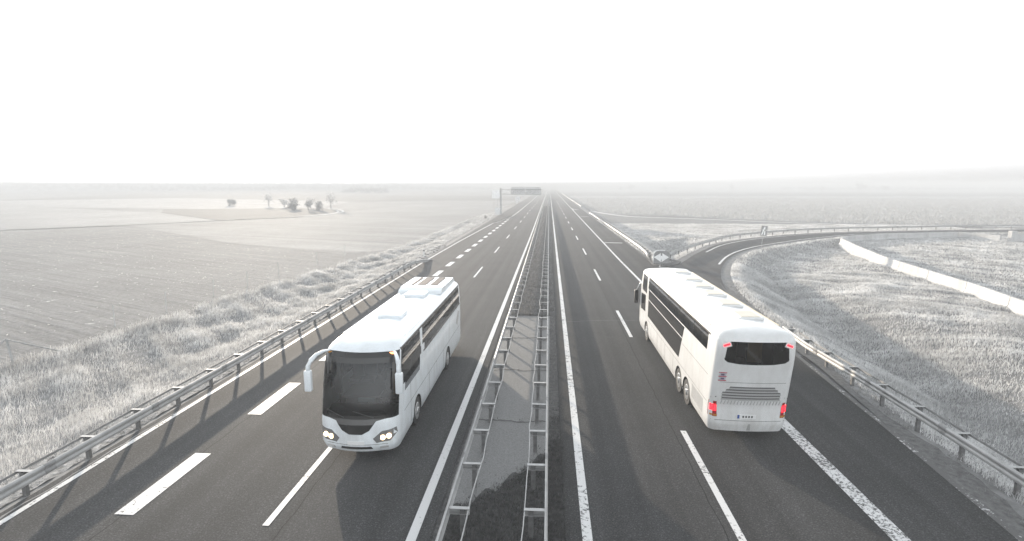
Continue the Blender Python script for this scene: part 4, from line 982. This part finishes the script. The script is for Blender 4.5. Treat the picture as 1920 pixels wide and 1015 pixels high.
    for k in range(19):
        x = -.9 + k * .1; a = s.surf_end('b', x, 1.28, .01); b = s.surf_end('b', x + .03, 1.42, .01); mesh_g.tube([a, b], .012, 5)
    mesh_g.build('grille_mesh', GREY_TRIM, root)
    s.decal('engine_lid_seam', 'b', [(-1.0, 2.08), (1.0, 2.08), (1.0, 2.092), (-1.0, 2.092)], SEAM, root, .003)
    s.decal('bumper_seam', 'b', [(-1.15, .70), (1.15, .70), (1.15, .714), (-1.15, .714)], SEAM, root, .004)
    s.decal('tow_cover_seam', 'b', [(-.02, .34), (.10, .34), (.07, .60), (.0, .60)], GREY_TRIM, root, .004)
    pl = s.decal('licence_plate', 'b', [(-.36, .79), (.22, .79), (.22, .93), (-.36, .93)], mat('plate_white', .7, .4), root, .012)
    s.decal('plate_band', 'b', [(-.355, .795), (-.29, .795), (-.29, .925), (-.355, .925)], mat('plate_blue', (.03, .08, .3), .4), pl, .016)
    for k in range(4):
        x = -.20 + k * .09; s.decal('plate_mark', 'b', [(x, .825), (x + .05, .825), (x + .05, .895), (x, .895)], mat('plate_dark', .05, .5), pl, .016)
    em = s.decal('emblem', 'b', [(-1.06, 2.12), (-.86, 2.12), (-.84, 2.44), (-1.04, 2.44)], mat('emblem_grey', (.42, .42, .46), .4), root, .006)
    for z in (2.13, 2.27, 2.41): s.decal('emblem_bar', 'b', [(-1.07, z), (-.83, z), (-.83, z + .028), (-1.07, z + .028)], mat('emblem_red', (.42, .02, .05), .4), em, .010)
    s.decal('emblem_mark', 'b', [(-1.0, 2.18), (-.9, 2.18), (-.9, 2.24), (-1.0, 2.24)], mat('emblem_dark', (.10, .08, .14), .5), em, .010)
    s.decal('emblem_mark', 'b', [(-1.0, 2.32), (-.9, 2.32), (-.9, 2.385), (-1.0, 2.385)], MATS['emblem_dark'], em, .010)
    for sd, sx in (('r', 1), ('l', -1)):
        for y in W2: wheel(root, sx, y, 1.21); well(root, sx, y, 1.21, .585)
        mirror(root, [(sx * 1.1, 6.3, 2.9), (sx * 1.28, 6.75, 2.75), (sx * 1.4, 6.95, 2.35)], [.03, .03, .03], (sx * 1.42 - .11, sx * 1.42 + .11, 6.85, 7.05, 1.55, 2.35), 'dark')
        MB().tube([(sx * 1.10, -6.4, 3.70), (sx * 1.10, 5.0, 3.70)], .028, 6).build('roof_rail', mat('gold_trim', (.52, .42, .26), .35, .4), root)
    for y in (-5.55, -3.55, -1.6, .2, 2.0, 4.2):
        o = MB().box(-.10, .74, y - .58, y + .58, 3.80, 3.895, .04).build('roof_hatch', BUS_CREAM, root)
        MB().box(.0, .64, y - .46, y + .46, 3.896, 3.91).build('skylight', mat('tan_skylight', (.52, .47, .38), .35), o)
    MB().box(-1.15, 1.15, -6.9, 5.0, 1.55, 1.62).build('cabin_floor', INNER, root)
    seat_rows(root, np.arange(-6.2, 4.4, .88), 1.2, 1.95, 1.2)
    MB().box(-.04, .4, -6.98, -6.93, 2.6, 3.45).build('rear_curtain', CURTAIN, root)
    for sx in (-1, 1): MB().box(.75 if sx > 0 else -1.12, 1.12 if sx > 0 else -.75, -6.7, 4.2, 3.36, 3.55).build('luggage_rack', INNER, root)
    root.scale = (1.03, 1, 1)
    return root
coach_departing()

# ------------------------------------------------------------------ haze, light, camera
hz = bpy.data.materials.new('haze_air'); hz.use_nodes = True; N = hz.node_tree.nodes; N.remove(N['Principled BSDF'])
pv = N.new('ShaderNodeVolumePrincipled'); pv.inputs['Color'].default_value = (.525, .545, .57, 1); pv.inputs['Density'].default_value = .0027; pv.inputs['Anisotropy'].default_value = 0
hz.node_tree.links.new(pv.outputs[0], N['Material Output'].inputs['Volume'])
tag(MB().box(-5000, 5000, -55, 6000, -6, 13.0).build('haze', hz), kind='stuff')

EL, AZ = R(7.6), math.atan2(-.470, .882)     # sun ahead and to the left
sun = bpy.data.lights.new('sun', 'SUN'); sun.energy = 1.75; sun.angle = R(.6); sun.color = (1, .86, .69)
so = bpy.data.objects.new('sun', sun); COL.objects.link(so)
dirv = Vector((math.sin(AZ) * math.cos(EL), math.cos(AZ) * math.cos(EL), math.sin(EL)))
so.rotation_euler = dirv.to_track_quat('Z', 'Y').to_euler()
w = bpy.data.worlds.new('World'); SC.world = w; w.use_nodes = True; N = w.node_tree.nodes; L = w.node_tree.links
sky = N.new('ShaderNodeTexSky'); sky.sky_type = 'NISHITA'; sky.sun_disc = False; sky.sun_elevation = EL; sky.sun_rotation = AZ
sky.air_density = 1.9; sky.dust_density = 1.3; sky.ozone_density = 1.0
bw = N.new('ShaderNodeRGBToBW'); L.new(sky.outputs[0], bw.inputs[0])
mx = N.new('ShaderNodeMix'); mx.data_type = 'RGBA'; mx.inputs['Factor'].default_value = .95
L.new(sky.outputs[0], mx.inputs['A']); L.new(bw.outputs[0], mx.inputs['B'])
bg = N['Background']; bg.inputs['Strength'].default_value = .15; tn = N.new('ShaderNodeMix'); tn.data_type = 'RGBA'; tn.blend_type = 'MULTIPLY'; tn.inputs['Factor'].default_value = 1; tn.inputs['B'].default_value = (.955, 1, 1.05, 1)
L.new(mx.outputs['Result'], tn.inputs['A']); L.new(tn.outputs['Result'], bg.inputs['Color'])

cd = bpy.data.cameras.new('camera'); co = bpy.data.objects.new('camera', cd); COL.objects.link(co)
cd.sensor_fit = 'HORIZONTAL'; cd.sensor_width = 36; cd.lens = 1025 / 1920 * 36; cd.clip_end = 12000; cd.clip_start = .1
co.location = (0, 0, 8.37); co.rotation_euler = (R(90 - 8.899), 0, R(3.86)); SC.camera = co
SC.view_settings.view_transform = 'Standard'; SC.view_settings.look = 'None'; SC.view_settings.exposure = 2.32; SC.view_settings.gamma = 1
SC.cycles.use_denoising = True
SC.cycles.volume_bounces = 2; SC.cycles.max_bounces = 8; SC.cycles.transparent_max_bounces = 16
